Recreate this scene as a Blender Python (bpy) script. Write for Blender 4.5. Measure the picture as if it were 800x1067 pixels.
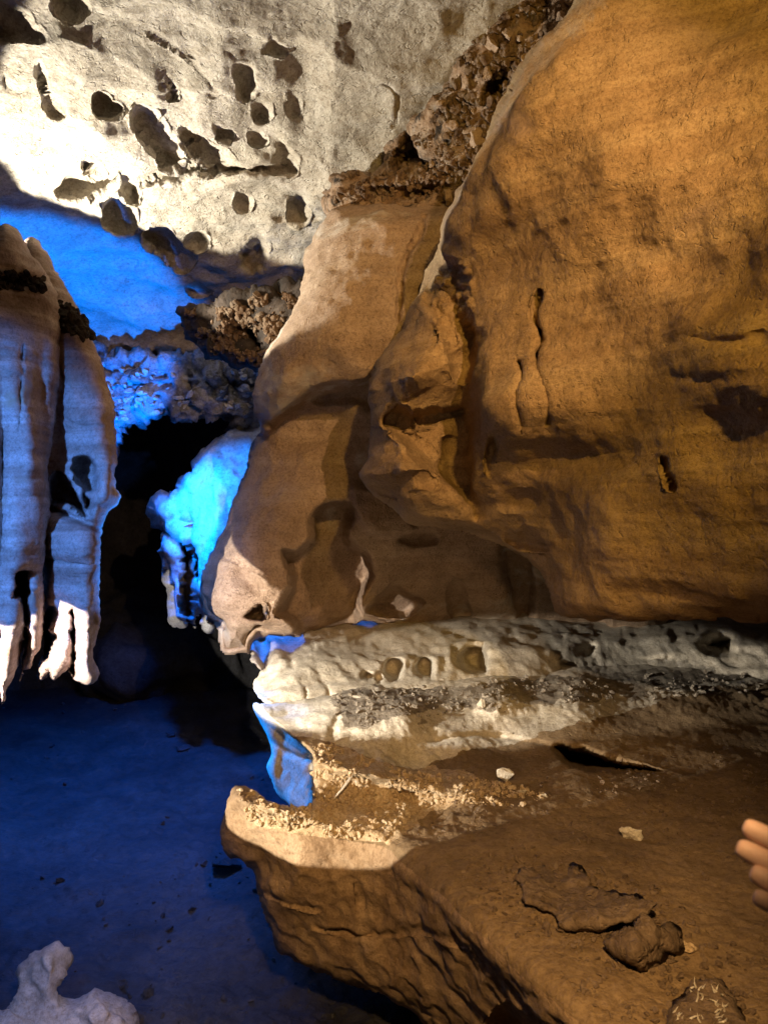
import bpy, math, random
import numpy as np
from mathutils import Vector, Matrix
from mathutils.bvhtree import BVHTree

random.seed(7); RNG = np.random.default_rng(7)
for o in list(bpy.data.objects): bpy.data.objects.remove(o, do_unlink=True)
SC = bpy.context.scene
COL = SC.collection
CAMZ = 1.6; F = 785.0; CX, CY = 400.0, 533.5

# ------------------------------------------------------------------ camera
cd = bpy.data.cameras.new('camera'); cam = bpy.data.objects.new('camera', cd); COL.objects.link(cam)
cam.location = (0, 0, CAMZ); cam.rotation_euler = (math.radians(90), 0, 0)
cd.sensor_fit = 'HORIZONTAL'; cd.sensor_width = 36; cd.lens = 36*F/800
cd.clip_start = 0.02; cd.clip_end = 200
cd.dof.use_dof = True; cd.dof.focus_distance = 2.5; cd.dof.aperture_fstop = 13
SC.camera = cam

# ------------------------------------------------------------------ world
W = bpy.data.worlds.new('World'); SC.world = W; W.use_nodes = True
W.node_tree.nodes['Background'].inputs[0].default_value = (1, .62, .38, 1)
W.node_tree.nodes['Background'].inputs[1].default_value = 0.02
SC.view_settings.view_transform = 'Standard'; SC.view_settings.look = 'None'
SC.view_settings.exposure = 0; SC.view_settings.gamma = 1
SC.cycles.max_bounces = 5; SC.cycles.diffuse_bounces = 3
SC.cycles.use_denoising = True

def lamp(name, loc, tgt, col, watts, size=60, blend=0.3, rad=0.03):
    l = bpy.data.lights.new(name, 'SPOT'); o = bpy.data.objects.new(name, l); COL.objects.link(o)
    o.location = loc; l.color = col; l.energy = watts; l.spot_size = math.radians(size)
    l.spot_blend = blend; l.shadow_soft_size = rad
    d = Vector(tgt) - Vector(loc); o.rotation_euler = d.to_track_quat('-Z', 'Y').to_euler()
    return o

def P(px, py, Y):
    return Vector(((px-CX)/F*Y, Y, CAMZ-(py-CY)/F*Y))

def edge_spot(name, L, S1, S2, lit, half, col, watts, blend, rad):
    """a spotlight whose cone grazes the points S1 and S2 and covers the side of lit"""
    L = Vector(L); u = (S1-L).normalized(); v = (S2-L).normalized(); n = u.cross(v).normalized()
    if n.dot(lit-L) < 0: n = -n
    h = math.radians(half); ax = (u+v).normalized()*math.cos(h)+n*math.sin(h)
    return lamp(name, L, L+ax, col, watts, 2*half, blend, rad)

S1, S2 = P(-10, 192, 3.5), P(190, 292, 4.2)
def azel(name, L, az, el, half_h, half_v, col, watts, blend, rad, roll=0):
    a, e = math.radians(az), math.radians(el)
    o = lamp(name, L, Vector(L)+Vector((math.sin(a)*math.cos(e), math.cos(a)*math.cos(e), math.sin(e))), col, watts, 2*half_h, blend, rad)
    o.rotation_euler = (o.rotation_euler.to_matrix()@Matrix.Rotation(math.radians(roll), 3, 'Z')).to_euler()
    o.scale = (1, math.tan(math.radians(half_v))/math.tan(math.radians(half_h)), 1)   # barn doors
    return o
edge_spot('ceiling_spotlight', (-2.05, 3.4, 2.32), P(-10, 195, 3.5), P(205, 312, 4.3), P(200, 50, 2.9), 34, (1, .92, .77), 360, .06, .02)
edge_spot('blue_spotlight', (-1.6, 3.75, 1.5), P(-10, 199, 3.5), P(195, 303, 4.3), P(150, 400, 5), 40, (0.0, .16, 1.0), 440, .2, .03)
lamp('blue_rock_spotlight', (-1.6, 3.6, 1.75), P(235, 540, 4.6), (.0, .19, 1.0), 330, 46, .5, .02)
lamp('blue_ledge_spotlight', (-1.6, 3.75, 1.2), P(290, 785, 2.8), (.0, .24, 1.0), 560, 15, .5, .02)
lamp('blue_floor_spotlight', (-1.3, 4.2, 2.3), P(130, 830, 4.3), (.0, .15, 1.0), 430, 110, 1., .05)
azel('tip_spotlight', (-1.45, 1.15, .90), 12.5, 1.5, 14.5, 14.5, (1, .91, .82), 620, .05, .006)
lamp('ceiling_added_wash', (-2.05, 3.4, 2.32), P(440, 10, 2.8), (1, .90, .74), 90, 28, 1., .02)  # added soft light, brightens the upper ceiling that the main cone misses
lamp('blue_rim_spotlight', (-.97, 3.9, 1.2), P(112, 565, 2.72), (.0, .22, 1.0), 150, 26, .6, .02)
azel('gravel_spotlight', (-1.45, 1.15, .92), 51, -5.5, 12, 5.2, (1, .88, .70), 330, .06, .006, 0)
azel('ledge_spotlight', (-1.3, 1.9, 1.3), 47, -13, 21, 8.5, (1, .91, .76), 330, .22, .01, 0)
lamp('blue_corner_spotlight', (-.55, .7, 1.5), P(70, 1040, 2.1), (.0, .24, 1.0), 90, 40, .7, .03)
lamp('amber_spotlight', (0.5, -0.7, 2.75), (0.88, 1.9, 2.45), (1, .60, .13), 235, 50, 0.5, .04)
lamp('warm_spotlight', (0.85, -0.35, 2.85), P(370, 380, 3.1), (1, .62, .34), 250, 36, 0.6, .02)
lamp('warm_floor_spotlight', (0.1, .2, 1.95), P(440, 915, 2.0), (1, .60, .24), 160, 63, 0.8, .03)
lamp('warm_added_fill', (-.25, -.4, 1.55), P(410, 560, 3.2), (1, .66, .38), 34, 34, .9, .05)  # added frontal fill beside the viewer, lifts the dark recesses of the tan rock
lamp('blue_fill_spotlight', (-1.2, 0.3, 2.1), P(-60, 560, 2.5), (.08, .27, 1.0), 440, 40, 0.6, .03)

# ------------------------------------------------------------------ noise
def _h(i, j, k, s):
    n = (i.astype(np.int64)*374761393 + j.astype(np.int64)*668265263 + k.astype(np.int64)*2147483647 + s*974634777) & 0xffffffff
    n = ((n ^ (n >> 13))*1274126177) & 0xffffffff
    n = n ^ (n >> 16)
    return (n & 0xffffff)/float(0xffffff)

def vnoise(p, s=0):
    f = np.floor(p); i = f.astype(np.int64); u = p-f; u = u*u*u*(u*(u*6-15)+10)
    r = 0
    for a in (0, 1):
        for b in (0, 1):
            for c in (0, 1):
                w = (u[:, 0] if a else 1-u[:, 0])*(u[:, 1] if b else 1-u[:, 1])*(u[:, 2] if c else 1-u[:, 2])
                r = r + w*_h(i[:, 0]+a, i[:, 1]+b, i[:, 2]+c, s)
    return r*2-1

def fbm(p, o=4, s=0, ridge=False):
    r = 0; a = 1.; t = 0
    R = np.array([[.8, .6, 0], [-.6, .8, 0], [0, 0, 1.]])@np.array([[1, 0, 0], [0, .8, .6], [0, -.6, .8]])
    q = p
    for k in range(o):
        n = vnoise(q, s+k)
        if ridge: n = 1-2*np.abs(n)
        r = r + a*n; t += a; a *= .5; q = (q@R)*2.03+11.7
    return r/t

def worley(p, s=0):
    i0 = np.floor(p).astype(np.int64)
    d1 = np.full(len(p), 9.); d2 = np.full(len(p), 9.)
    for a in (-1, 0, 1):
        for b in (-1, 0, 1):
            for c in (-1, 0, 1):
                i = i0+np.array([a, b, c])
                q = i+np.stack([_h(i[:, 0], i[:, 1], i[:, 2], s+m) for m in (1, 2, 3)], 1)
                d = np.sqrt(((q-p)**2).sum(1))
                d2 = np.minimum(d2, np.maximum(d, d1)); d1 = np.minimum(d1, d)
    return d1, d2

# ------------------------------------------------------------------ 2-D helpers in picture directions
def seg_dist(pts, line, closed):
    L = np.array(line, float)
    A = L; B = np.roll(L, -1, 0)
    if not closed: A, B = A[:-1], B[:-1]
    best = np.full(len(pts), 1e9); near = np.zeros((len(pts), 2))
    for a, b in zip(A, B):
        ab = b-a; t = np.clip(((pts-a)@ab)/max(ab@ab, 1e-9), 0, 1)
        q = a+t[:, None]*ab; d = np.hypot(*(pts-q).T)
        m = d < best; best[m] = d[m]; near[m] = q[m]
    return best, near

def inside(pts, poly):
    L = np.array(poly, float); A = L; B = np.roll(L, -1, 0)
    r = np.zeros(len(pts), bool); x, y = pts.T
    for a, b in zip(A, B):
        if a[1] == b[1]: continue
        c = ((a[1] > y) != (b[1] > y)) & (x < (b[0]-a[0])*(y-a[1])/(b[1]-a[1])+a[0])
        r ^= c
    return r

def spline(P_, closed=True, n=5):
    P_ = np.array(P_, float); N = len(P_); out = []
    for i in range(N if closed else N-1):
        if closed: a, b, c, d = P_[(i-1) % N], P_[i], P_[(i+1) % N], P_[(i+2) % N]
        else: a, b, c, d = P_[max(i-1, 0)], P_[i], P_[i+1], P_[min(i+2, N-1)]
        for k in range(n):
            t = k/n
            out.append(.5*((2*b)+(-a+c)*t+(2*a-5*b+4*c-d)*t*t+(-a+3*b-3*c+d)*t**3))
    if not closed: out.append(P_[-1])
    return np.array(out)

def tps(ctrl):
    C = np.array(ctrl, float); X = C[:, :2]/400.; z = 1/C[:, 2]; n = len(C)
    def U(r2): return np.where(r2 > 0, .5*r2*np.log(np.maximum(r2, 1e-12)), 0)
    K = U(((X[:, None]-X[None])**2).sum(2)) + 1e-4*np.eye(n)
    Pm = np.hstack([np.ones((n, 1)), X])
    A = np.block([[K, Pm], [Pm.T, np.zeros((3, 3))]])
    w = np.linalg.solve(A, np.concatenate([z, np.zeros(3)]))
    def f(p):
        q = p/400.; r = w[n]+q@w[n+1:]
        for k in range(n): r = r + w[k]*U(((q-X[k])**2).sum(1))
        return r
    return f

def smin(a, b, k):
    h = np.clip(.5+.5*(b-a)/k, 0, 1)
    return b*(1-h)+a*h-k*h*(1-h)

def sstep(x): x = np.clip(x, 0, 1); return x*x*(3-2*x)

def feat(p, fs):
    """relief in metres away from the viewer side; shapes laid out by direction"""
    d = np.zeros(len(p))
    for f in fs:
        k = f[0]
        if k == 'b':       # bump cx cy rx ry ang amp
            _, cx, cy, rx, ry, an, amp = f
            an = math.radians(an); c, s = math.cos(an), math.sin(an)
            x = p[:, 0]-cx; y = p[:, 1]-cy
            u = (x*c+y*s)/rx; v = (-x*s+y*c)/ry
            d -= amp*np.exp(-(u*u+v*v))
        elif k in ('p', 'q'):     # pit polygon depth soft ; q = eased (dome)
            _, poly, dep, soft = f[:4]
            pl = spline(poly, True, 4)
            lo = pl.min(0)-2; hi = pl.max(0)+2
            m = np.all((p >= lo) & (p <= hi), 1)
            if not m.any(): continue
            pp = p[m]; dd, _ = seg_dist(pp, pl, True); ins = inside(pp, pl)
            t = np.where(ins, dd, 0)/soft
            d[m] += dep*(sstep(t) if k == 'p' else sstep(t/1.5)**.85)
        elif k == 's':     # slanted pit: polygon, depth, direction (deg) the floor rises toward
            _, poly, dep, an, soft = f; soft = soft*1.7; dep = dep*(.9+max(0, poly[0][1])/190.)
            pl = spline(poly, True, 4); lo = pl.min(0)-2; hi = pl.max(0)+2
            m = np.all((p >= lo) & (p <= hi), 1)
            if not m.any(): continue
            pp = p[m]; dd, _ = seg_dist(pp, pl, True); ins = inside(pp, pl)
            a = math.radians(an); u = np.array([math.cos(a), math.sin(a)])
            pr = pl@u; t = 1-(pp@u-pr.min())/(pr.max()-pr.min())
            d[m] += np.where(ins, 1.05*dep*np.clip(t, 0, 1)**.85*sstep(dd/soft), 0)
        elif k == 'l':     # groove: line width depth
            _, line, w, dep = f
            ln = spline(line, False, 4); lo = ln.min(0)-4*w; hi = ln.max(0)+4*w
            m = np.all((p >= lo) & (p <= hi), 1)
            if not m.any(): continue
            dd, _ = seg_dist(p[m], ln, False)
            d[m] += dep*np.exp(-(dd/w)**2)
        elif k == 'f':
            d += f[1](p)
    return d

def axis(lo, hi, flo, fhi, s, g=1.12):
    out = []
    a = max(lo, flo); b = min(hi, fhi)
    n = max(2, int(math.ceil((b-a)/s)))
    out = list(np.linspace(a, b, n+1))
    st = s; x = a
    pre = []
    while x > lo+1e-6:
        st *= g; x = max(lo, x-st); pre.append(x)
    st = s; x = b; post = []
    while x < hi-1e-6:
        st *= g; x = min(hi, x+st); post.append(x)
    return np.array(pre[::-1]+out+post)

BODY = {}
def mesh_obj(name, V, Fc, mat, parent=None, smooth=True):
    V = np.asarray(V, float)
    me = bpy.data.meshes.new(name)
    org = np.zeros(3)
    if parent is None:
        org = V.mean(0); org[2] = V[:, 2].min()
        V = V-org
    me.from_pydata(V.tolist(), [], Fc.tolist() if isinstance(Fc, np.ndarray) else Fc)
    if smooth: me.polygons.foreach_set('use_smooth', np.ones(len(me.polygons), bool))
    me.materials.append(mat); me.update()
    o = bpy.data.objects.new(name, me); COL.objects.link(o)
    if parent is None: o.location = org
    else:
        o.parent = parent; o.matrix_parent_inverse = Matrix.Translation(parent.location).inverted()
    return o

def tag(o, label=None, cat=None, group=None, kind=None):
    if label: o['label'] = label
    if cat: o['category'] = cat
    if group: o['group'] = group
    if kind: o['kind'] = kind
    return o

def relief(key, name, outline, layers, mat, feats=(), noise=(), roll=(30, .12), thick=.5, step=2.2,
           smooth_outline=True, jit=0., k=.01, warp=(0, 20), back=True, parent=None, warpfeat=2.0):
    """closed rock body: an outline seen from the path, front depth, rounded rim, real thickness behind"""
    ol = spline(outline, True, 5) if smooth_outline else np.array(outline, float)
    if jit:
        # resample and roughen
        q = []
        for a, b in zip(ol, np.roll(ol, -1, 0)):
            n = max(1, int(np.hypot(*(b-a))/3)); n = min(n, 60)
            for i in range(n): q.append(a+(b-a)*i/n)
        q = np.array(q); z = np.c_[q/14., np.full(len(q), len(key)*1.7)]
        ol = q+jit*np.c_[fbm(z, 3, 5), fbm(z, 3, 9)]
    lo, hi = ol.min(0), ol.max(0)
    xs = axis(lo[0]-step, hi[0]+step, -25, 825, step); ys = axis(lo[1]-step, hi[1]+step, -25, 1092, step)
    gx, gy = np.meshgrid(xs, ys); H, Wd = gx.shape
    pts = np.c_[gx.ravel(), gy.ravel()]
    cx = (gx[:-1, :-1]+gx[1:, 1:])/2; cy = (gy[:-1, :-1]+gy[1:, 1:])/2
    cin = inside(np.c_[cx.ravel(), cy.ravel()], ol).reshape(H-1, Wd-1)
    cnt = np.zeros((H, Wd), int)
    for a in (0, 1):
        for b in (0, 1): cnt[a:H-1+a, b:Wd-1+b] += cin
    used = cnt > 0; bnd = (used & (cnt < 4)).ravel(); used = used.ravel()
    idx = np.full(H*Wd, -1); idx[used] = np.arange(used.sum())
    p = pts[used].copy(); bd = bnd[used]
    R = roll[0]
    d, near = seg_dist(p, ol, True)
    p[bd] = near[bd]; d[bd] = 0
    # depth
    def depth(q, dd):
        iv = None
        for L in layers:
            v = tps(L)(q); iv = v if iv is None else smin(iv, v, k)
        Y = 1/np.maximum(iv, .03)
        t = 1-np.clip(dd/R, 0, 1)
        wq = q
        if warpfeat:
            z = np.c_[q/17., np.full(len(q), 3.3)]
            z2 = np.c_[q/6., np.full(len(q), 7.7)]
            wq = q+.35*warpfeat*np.c_[vnoise(z2, 41), vnoise(z2, 43)]+(warpfeat*np.c_[fbm(z, 2, 21), fbm(z, 2, 33)])
        return Y+roll[1]*(1-np.sqrt(np.clip(1-t*t, 0, 1))), feat(wq, feats)
    Y, ff = depth(p, d)
    Yf = Y+ff
    def unp(q, Y_): return np.c_[(q[:, 0]-CX)/F*Y_, Y_, CAMZ-(q[:, 1]-CY)/F*Y_]
    Vf = unp(p, Yf)
    # normals & noise
    ii = idx.reshape(H, Wd)
    qd = np.stack([ii[:-1, :-1][cin], ii[1:, :-1][cin], ii[1:, 1:][cin], ii[:-1, 1:][cin]], 1)
    def normals(V, Q):
        n = np.cross(V[Q[:, 2]]-V[Q[:, 0]], V[Q[:, 3]]-V[Q[:, 1]])
        N = np.zeros_like(V)
        for c in range(4): np.add.at(N, Q[:, c], n)
        return N/np.maximum(np.linalg.norm(N, axis=1)[:, None], 1e-12)
    N = normals(Vf, qd)
    cen = -Vf/np.linalg.norm(Vf, axis=1)[:, None]
    if (N*(np.c_[0-Vf[:, 0], 0-Vf[:, 1], CAMZ-Vf[:, 2]])).sum(1).mean() < 0: N = -N; qd = qd[:, ::-1]
    disp = np.zeros(len(Vf))
    for nz in noise:
        kind, sc, amp = nz[:3]; mask = nz[3] if len(nz) > 3 else None
        st = nz[4] if len(nz) > 4 else (1, 1, 1)
        q3 = Vf*np.array(st)/sc
        if kind == 'fbm': v = fbm(q3, 4, 1)
        elif kind == 'ridge': v = fbm(q3, 4, 3, True)
        elif kind == 'scal':   # scallops
            w = q3+.25*np.c_[vnoise(q3*1.5, 5), vnoise(q3*1.5, 6), vnoise(q3*1.5, 7)]
            d1, d2 = worley(w, 4); v = -np.clip(1-d1*d1*1.6, 0, 1)
        elif kind == 'lump':
            d1, d2 = worley(q3+.3*np.c_[vnoise(q3*2, 5), vnoise(q3*2, 6), vnoise(q3*2, 7)], 8)
            v = np.clip(1-d1*1.1, 0, 1)+.6*sstep((d2-d1)*3)-.6
        elif kind == 'cell':
            d1, d2 = worley(q3, 12); v = -np.exp(-((d2-d1)/.08)**2)
        if mask is not None: v = v*mask(p)
        disp += amp*v
    Vf = Vf+N*disp[:, None]
    if back:
        tb = 1-np.clip(d/max(R, 60), 0, 1)
        Yb = Y+np.where(bd, ff, 0)+thick*np.sqrt(np.clip(1-tb*tb, 0, 1))
        Yb = np.maximum(Yb, Yf+.02)
        Vb = unp(p, Yb)
        bi = np.where(bd, np.arange(len(p)), 0); nb = ~bd
        bi[nb] = len(p)+np.arange(nb.sum())
        V = np.vstack([Vf, Vb[nb]]); qb = bi[qd][:, ::-1]
        Q = np.vstack([qd, qb])
    else: V, Q = Vf, qd
    o = mesh_obj(name, V, Q, mat, parent)
    BODY[key] = BVHTree.FromPolygons(Vf.tolist(), qd.tolist())
    return o

def hit(key, px, py):
    d = Vector(((px-CX)/F, 1, -(py-CY)/F)).normalized()
    r = BODY[key].ray_cast(Vector((0, 0, CAMZ)), d)
    if r[0] is None: return None, None
    return r[0], (r[1] if r[1].dot(d) < 0 else -r[1])

# ------------------------------------------------------------------ materials
def rock_mat(name, cols, scale=3., bump=.35, fine=90., strata=0., strata_dir=(0.12, .1, 1), streak=0., dark=0., rough=.9, blotch=None, pock=.3, dist=.006, into=None):
    m = into or bpy.data.materials.new(name); m.use_nodes = True; nt = m.node_tree; N = nt.nodes; L = nt.links
    b = N.new('ShaderNodeBsdfPrincipled') if into else N['Principled BSDF']; b.inputs['Roughness'].default_value = rough
    b.inputs['Specular IOR Level'].default_value = .25
    tc = N.new('ShaderNodeTexCoord')
    def noise(s, det=8, rgh=.6, vec=None, dist_=0.):
        n = N.new('ShaderNodeTexNoise'); n.inputs['Scale'].default_value = s; n.inputs['Detail'].default_value = det
        n.inputs['Roughness'].default_value = rgh; n.inputs['Distortion'].default_value = dist_
        L.new(vec or tc.outputs['Object'], n.inputs['Vector']); return n
    def mapping(sc, rot=(0, 0, 0)):
        mp = N.new('ShaderNodeMapping'); mp.inputs['Scale'].default_value = sc; mp.inputs['Rotation'].default_value = rot
        L.new(tc.outputs['Object'], mp.inputs['Vector']); return mp.outputs[0]
    n1 = noise(scale, 10, .62, None, .6)
    cr = N.new('ShaderNodeValToRGB'); e = cr.color_ramp.elements
    e[0].position = .28; e[0].color = (*cols[0], 1); e[1].position = .72; e[1].color = (*cols[-1], 1)
    for i, c in enumerate(cols[1:-1]):
        x = cr.color_ramp.elements.new(.28+.44*(i+1)/(len(cols)-1)); x.color = (*c, 1)
    L.new(n1.outputs[0], cr.inputs[0]); col = cr.outputs[0]
    def mult(col, fac_out, lo, hi, dark_c, p0=.4, p1=.6):
        r = N.new('ShaderNodeValToRGB'); r.color_ramp.elements[0].position = p0; r.color_ramp.elements[1].position = p1
        r.color_ramp.elements[0].color = (lo, lo, lo, 1); r.color_ramp.elements[1].color = (hi, hi, hi, 1)
        L.new(fac_out, r.inputs[0])
        mx = N.new('ShaderNodeMix'); mx.data_type = 'RGBA'; mx.blend_type = 'MULTIPLY'
        L.new(r.outputs[0], mx.inputs[0]); L.new(col, mx.inputs[6]); mx.inputs[7].default_value = (*dark_c, 1)
        return mx.outputs[2]
    # fine grain speckle in the colour
    n2 = noise(fine, 6, .7)
    col = mult(col, n2.outputs[0], .6, 0, (.50, .45, .40), .36, .54)
    n2c = noise(fine*2.3, 3, .7)
    col = mult(col, n2c.outputs[0], .55, 0, (.55, .5, .46), .34, .5)
    n2b = noise(scale*6, 6, .7)
    col = mult(col, n2b.outputs[0], .6, 0, (.70, .66, .60), .36, .56)
    if strata:
        ns = noise(5., 6, .6, mapping((strata_dir[0], strata_dir[1], strata_dir[2]*3.2), (.08, .1, 0)), .4)
        col = mult(col, ns.outputs[0], strata, 0, (.55, .46, .40), .42, .58)
    if streak:
        nk = noise(9., 5, .6, mapping((1.4, 1.4, .16)), .3)
        col = mult(col, nk.outputs[0], streak, 0, (.55, .48, .42), .40, .55)
    if blotch:
        nb = noise(blotch[0], 5, .6, None, 1.)
        r = N.new('ShaderNodeValToRGB'); r.color_ramp.elements[0].position = blotch[2]; r.color_ramp.elements[1].position = blotch[2]+.1
        L.new(nb.outputs[0], r.inputs[0])
        mx = N.new('ShaderNodeMix'); mx.data_type = 'RGBA'
        L.new(r.outputs[0], mx.inputs[0]); L.new(col, mx.inputs[6]); mx.inputs[7].default_value = (*blotch[1], 1); col = mx.outputs[2]
    L.new(col, b.inputs['Base Color'])
    # bump: three scales + pocks
    def add(a, b_, w):
        mt = N.new('ShaderNodeMath'); mt.operation = 'MULTIPLY_ADD'; L.new(b_, mt.inputs[0]); mt.inputs[1].default_value = w
        if a is None: mt.inputs[2].default_value = 0
        else: L.new(a, mt.inputs[2])
        return mt.outputs[0]
    hgt = add(None, noise(fine*.28, 8, .68).outputs[0], 1.)
    hgt = add(hgt, n2.outputs[0], .38)
    if strata: hgt = add(hgt, ns.outputs[0], strata*1.2)
    npk = noise(fine*.62, 3, .55, None, .8)
    rr = N.new('ShaderNodeMapRange'); rr.inputs[1].default_value = .30; rr.inputs[2].default_value = .42; L.new(npk.outputs[0], rr.inputs[0])
    hgt = add(hgt, rr.outputs[0], pock*.8)
    ng = noise(fine*2.1, 4, .75)
    hgt = add(hgt, ng.outputs[0], .30)
    npl = noise(fine*.09, 6, .6, None, .5)
    hgt = add(hgt, npl.outputs[0], .8)
    bp = N.new('ShaderNodeBump'); bp.inputs['Strength'].default_value = bump; bp.inputs['Distance'].default_value = dist*3
    L.new(hgt, bp.inputs['Height']); L.new(bp.outputs[0], b.inputs['Normal'])
    return b.outputs[0] if into else m

M_ceil = rock_mat('pale_limestone', [(.42, .36, .28), (.58, .53, .44), (.66, .60, .52)], 2.2, .8, 60, pock=.6)
M_bould = rock_mat('ochre_boulder', [(.32, .22, .12), (.43, .30, .16), (.50, .35, .19)], 1.6, .6, 105, strata=.45, pock=.8, blotch=(1.3, (.34, .24, .17), .58))
M_mid = rock_mat('tan_limestone', [(.36, .26, .18), (.44, .32, .22), (.50, .38, .27)], 2.0, .7, 85, strata=.3, pock=.6, blotch=(1.8, (.50, .44, .36), .60))
M_left = rock_mat('lilac_limestone', [(.44, .34, .29), (.62, .50, .44), (.72, .61, .55)], 2.5, .4, 80, strata=.7, pock=.3, blotch=(3.2, (.36, .24, .15), .55))
M_ledge = rock_mat('pale_ledge', [(.48, .43, .35), (.60, .55, .46), (.68, .62, .53)], 4., .4, 80, pock=.3)
M_shelf = rock_mat('brown_mud', [(.15, .105, .06), (.25, .175, .10), (.33, .24, .14)], 3., .45, 70, pock=.5, dist=.007)
M_face = rock_mat('scalloped_rock', [(.30, .21, .13), (.38, .27, .17), (.42, .30, .20)], 3., .45, 70, streak=.5, pock=.3)
M_rub = rock_mat('crumbly_crust', [(.05, .035, .025), (.30, .19, .11), (.42, .31, .22), (.30, .27, .24)], 11., .8, 60, pock=.8, dist=.01, blotch=(9, (.035, .028, .022), .55))
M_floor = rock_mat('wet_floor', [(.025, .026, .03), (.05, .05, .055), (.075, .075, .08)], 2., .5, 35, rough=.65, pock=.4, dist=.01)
M_far = rock_mat('blue_lit_limestone', [(.5, .5, .48), (.62, .62, .6), (.7, .7, .68)], 2.5, .35, 50, pock=.3)
M_dark = rock_mat('dark_wall', [(.03, .03, .03), (.05, .05, .05), (.08, .08, .08)], 2., .6, 30, pock=.4)
M_grav = rock_mat('gravel', [(.42, .30, .17), (.55, .42, .27), (.66, .56, .42)], 20., .6, 120, pock=.4)
M_white = rock_mat('white_stone', [(.60, .55, .46), (.74, .70, .62), (.8, .77, .7)], 12., .6, 120, pock=.5)
M_scree = rock_mat('grey_scree', [(.16, .13, .10), (.30, .26, .21), (.40, .36, .30)], 14., .7, 80, pock=.6)
M_clod = rock_mat('mud_clod', [(.13, .09, .06), (.20, .145, .10), (.27, .20, .14)], 9., .7, 70, pock=.6)

# ------------------------------------------------------------------ ceiling
pits = [
 ('s', [(-20, -8), (10, 8), (30, 22), (44, 36), (50, 46), (30, 47), (0, 44), (-20, 40)], .16, 60, 6),
 ('s', [(58, -8), (76, -12), (94, -2), (96, 14), (84, 26), (68, 24), (60, 12)], .13, 30, 8),
 ('s', [(283, 38), (294, 44), (304, 56), (298, 61), (280, 60), (270, 58), (277, 50)], .09, 90, 5),
 ('s', [(244, 68), (256, 64), (266, 74), (270, 90), (266, 104), (256, 108), (247, 98), (243, 84)], .12, 20, 5),
 ('s', [(262, 112), (274, 107), (283, 116), (284, 128), (274, 132), (264, 126)], .08, 20, 5),
 ('s', [(276, 134), (290, 142), (304, 156), (312, 170), (308, 180), (292, 182), (282, 176), (286, 160), (278, 148)], .08, 200, 8),
 ('s', [(221, 128), (234, 133), (246, 142), (250, 149), (236, 151), (225, 145)], .09, 70, 4),
 ('s', [(260, 142), (272, 141), (283, 148), (276, 152), (264, 150)], .05, 70, 3),
 ('s', [(192, 134), (204, 142), (218, 154), (236, 164), (252, 174), (252, 181), (228, 181), (210, 172), (198, 158), (190, 146)], .13, 60, 4),
 ('s', [(146, 119), (160, 124), (176, 140), (188, 154), (194, 172), (182, 178), (168, 178), (163, 162), (152, 150), (143, 136)], .15, 20, 4),
 ('s', [(101, 99), (112, 106), (126, 119), (118, 124), (104, 122), (98, 112)], .10, 40, 4),
 ('s', [(41, 64), (50, 78), (55, 95), (66, 108), (68, 122), (56, 128), (48, 118), (44, 98), (38, 80)], .08, 10, 4),
 ('s', [(176, 83), (184, 88), (186, 104), (180, 110), (176, 100)], .06, 10, 4),
 ('s', [(88, 172), (104, 178), (122, 188), (116, 195), (100, 205), (80, 209), (60, 206), (62, 196), (76, 189), (92, 186)], .13, 70, 4),
 ('s', [(112, 212), (126, 208), (140, 220), (142, 236), (132, 249), (116, 244), (107, 230)], .15, 60, 4),
 ('s', [(152, 246), (168, 238), (184, 250), (206, 268), (202, 282), (188, 284), (172, 270), (160, 258)], .13, 40, 4),
 ('s', [(204, 243), (216, 248), (219, 258), (206, 262), (190, 262), (196, 252)], .07, 60, 3),
 ('s', [(254, 262), (266, 252), (278, 256), (280, 268), (274, 282), (260, 285), (252, 274)], .09, 30, 4),
 ('s', [(246, 206), (256, 207), (263, 218), (256, 223), (245, 220)], .07, 30, 3),
 ('s', [(300, 212), (314, 203), (323, 213), (322, 228), (308, 235), (300, 226)], .08, 20, 4),
 ('s', [(198, 300), (210, 296), (222, 302), (216, 309), (202, 310)], .07, 60, 3),
 ('s', [(132, 190), (142, 192), (146, 204), (138, 214), (131, 206)], .09, 60, 3),
 ('s', [(0, 78), (8, 80), (10, 90), (2, 92)], .05, 20, 3),
 ('s', [(300, 100), (312, 110), (310, 126), (300, 122)], .04, 20, 4),
 # the broken bedding step
 ('l', [(142, 206), (144, 193), (162, 187), (182, 183), (194, 176), (218, 178), (246, 177), (275, 178), (302, 178)], 2.6, .08),
 ('l', [(240, 226), (262, 222), (290, 230), (330, 232)], 3., .015),
 ('l', [(160, 40), (190, 60), (215, 85), (240, 108)], 1.5, .008),
 ('l', [(346, -20), (349, 60), (345, 130), (350, 215)], 9., -.012),
 ('l', [(400, 85), (412, 100), (410, 135)], 1.8, .02),
 ('b', 240, 215, 110, 40, 5, .0), ('b', 120, 150, 40, 25, 40, .05), ('b', 170, 110, 30, 14, 35, .035), ('b', 70, 60, 40, 30, 40, .05),
 ('b', 220, 130, 16, 30, -30, .03), ('b', 320, 110, 24, 60, -10, -.04), ('b', 200, 40, 60, 30, 20, -.04), ('b', 30, 150, 50, 30, 20, -.04),
 ('b', 300, 250, 30, 16, 0, .03), ('b', 150, 225, 20, 12, 30, .04), ('b', 215, 270, 26, 14, 30, .03), ('b', 100, 215, 26, 12, 30, .03),
 ('b', 230, 60, 30, 24, 40, .03), ('b', 290, 85, 16, 40, 0, .02),
 # dark cracks behind, in the blue band
 ('p', [(115, 366), (150, 362), (150, 372), (120, 374)], .35, 4),
 ('p', [(140, 362), (165, 364), (200, 368), (210, 380), (190, 384), (150, 380)], .45, 4),
]
bowls = []
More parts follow.
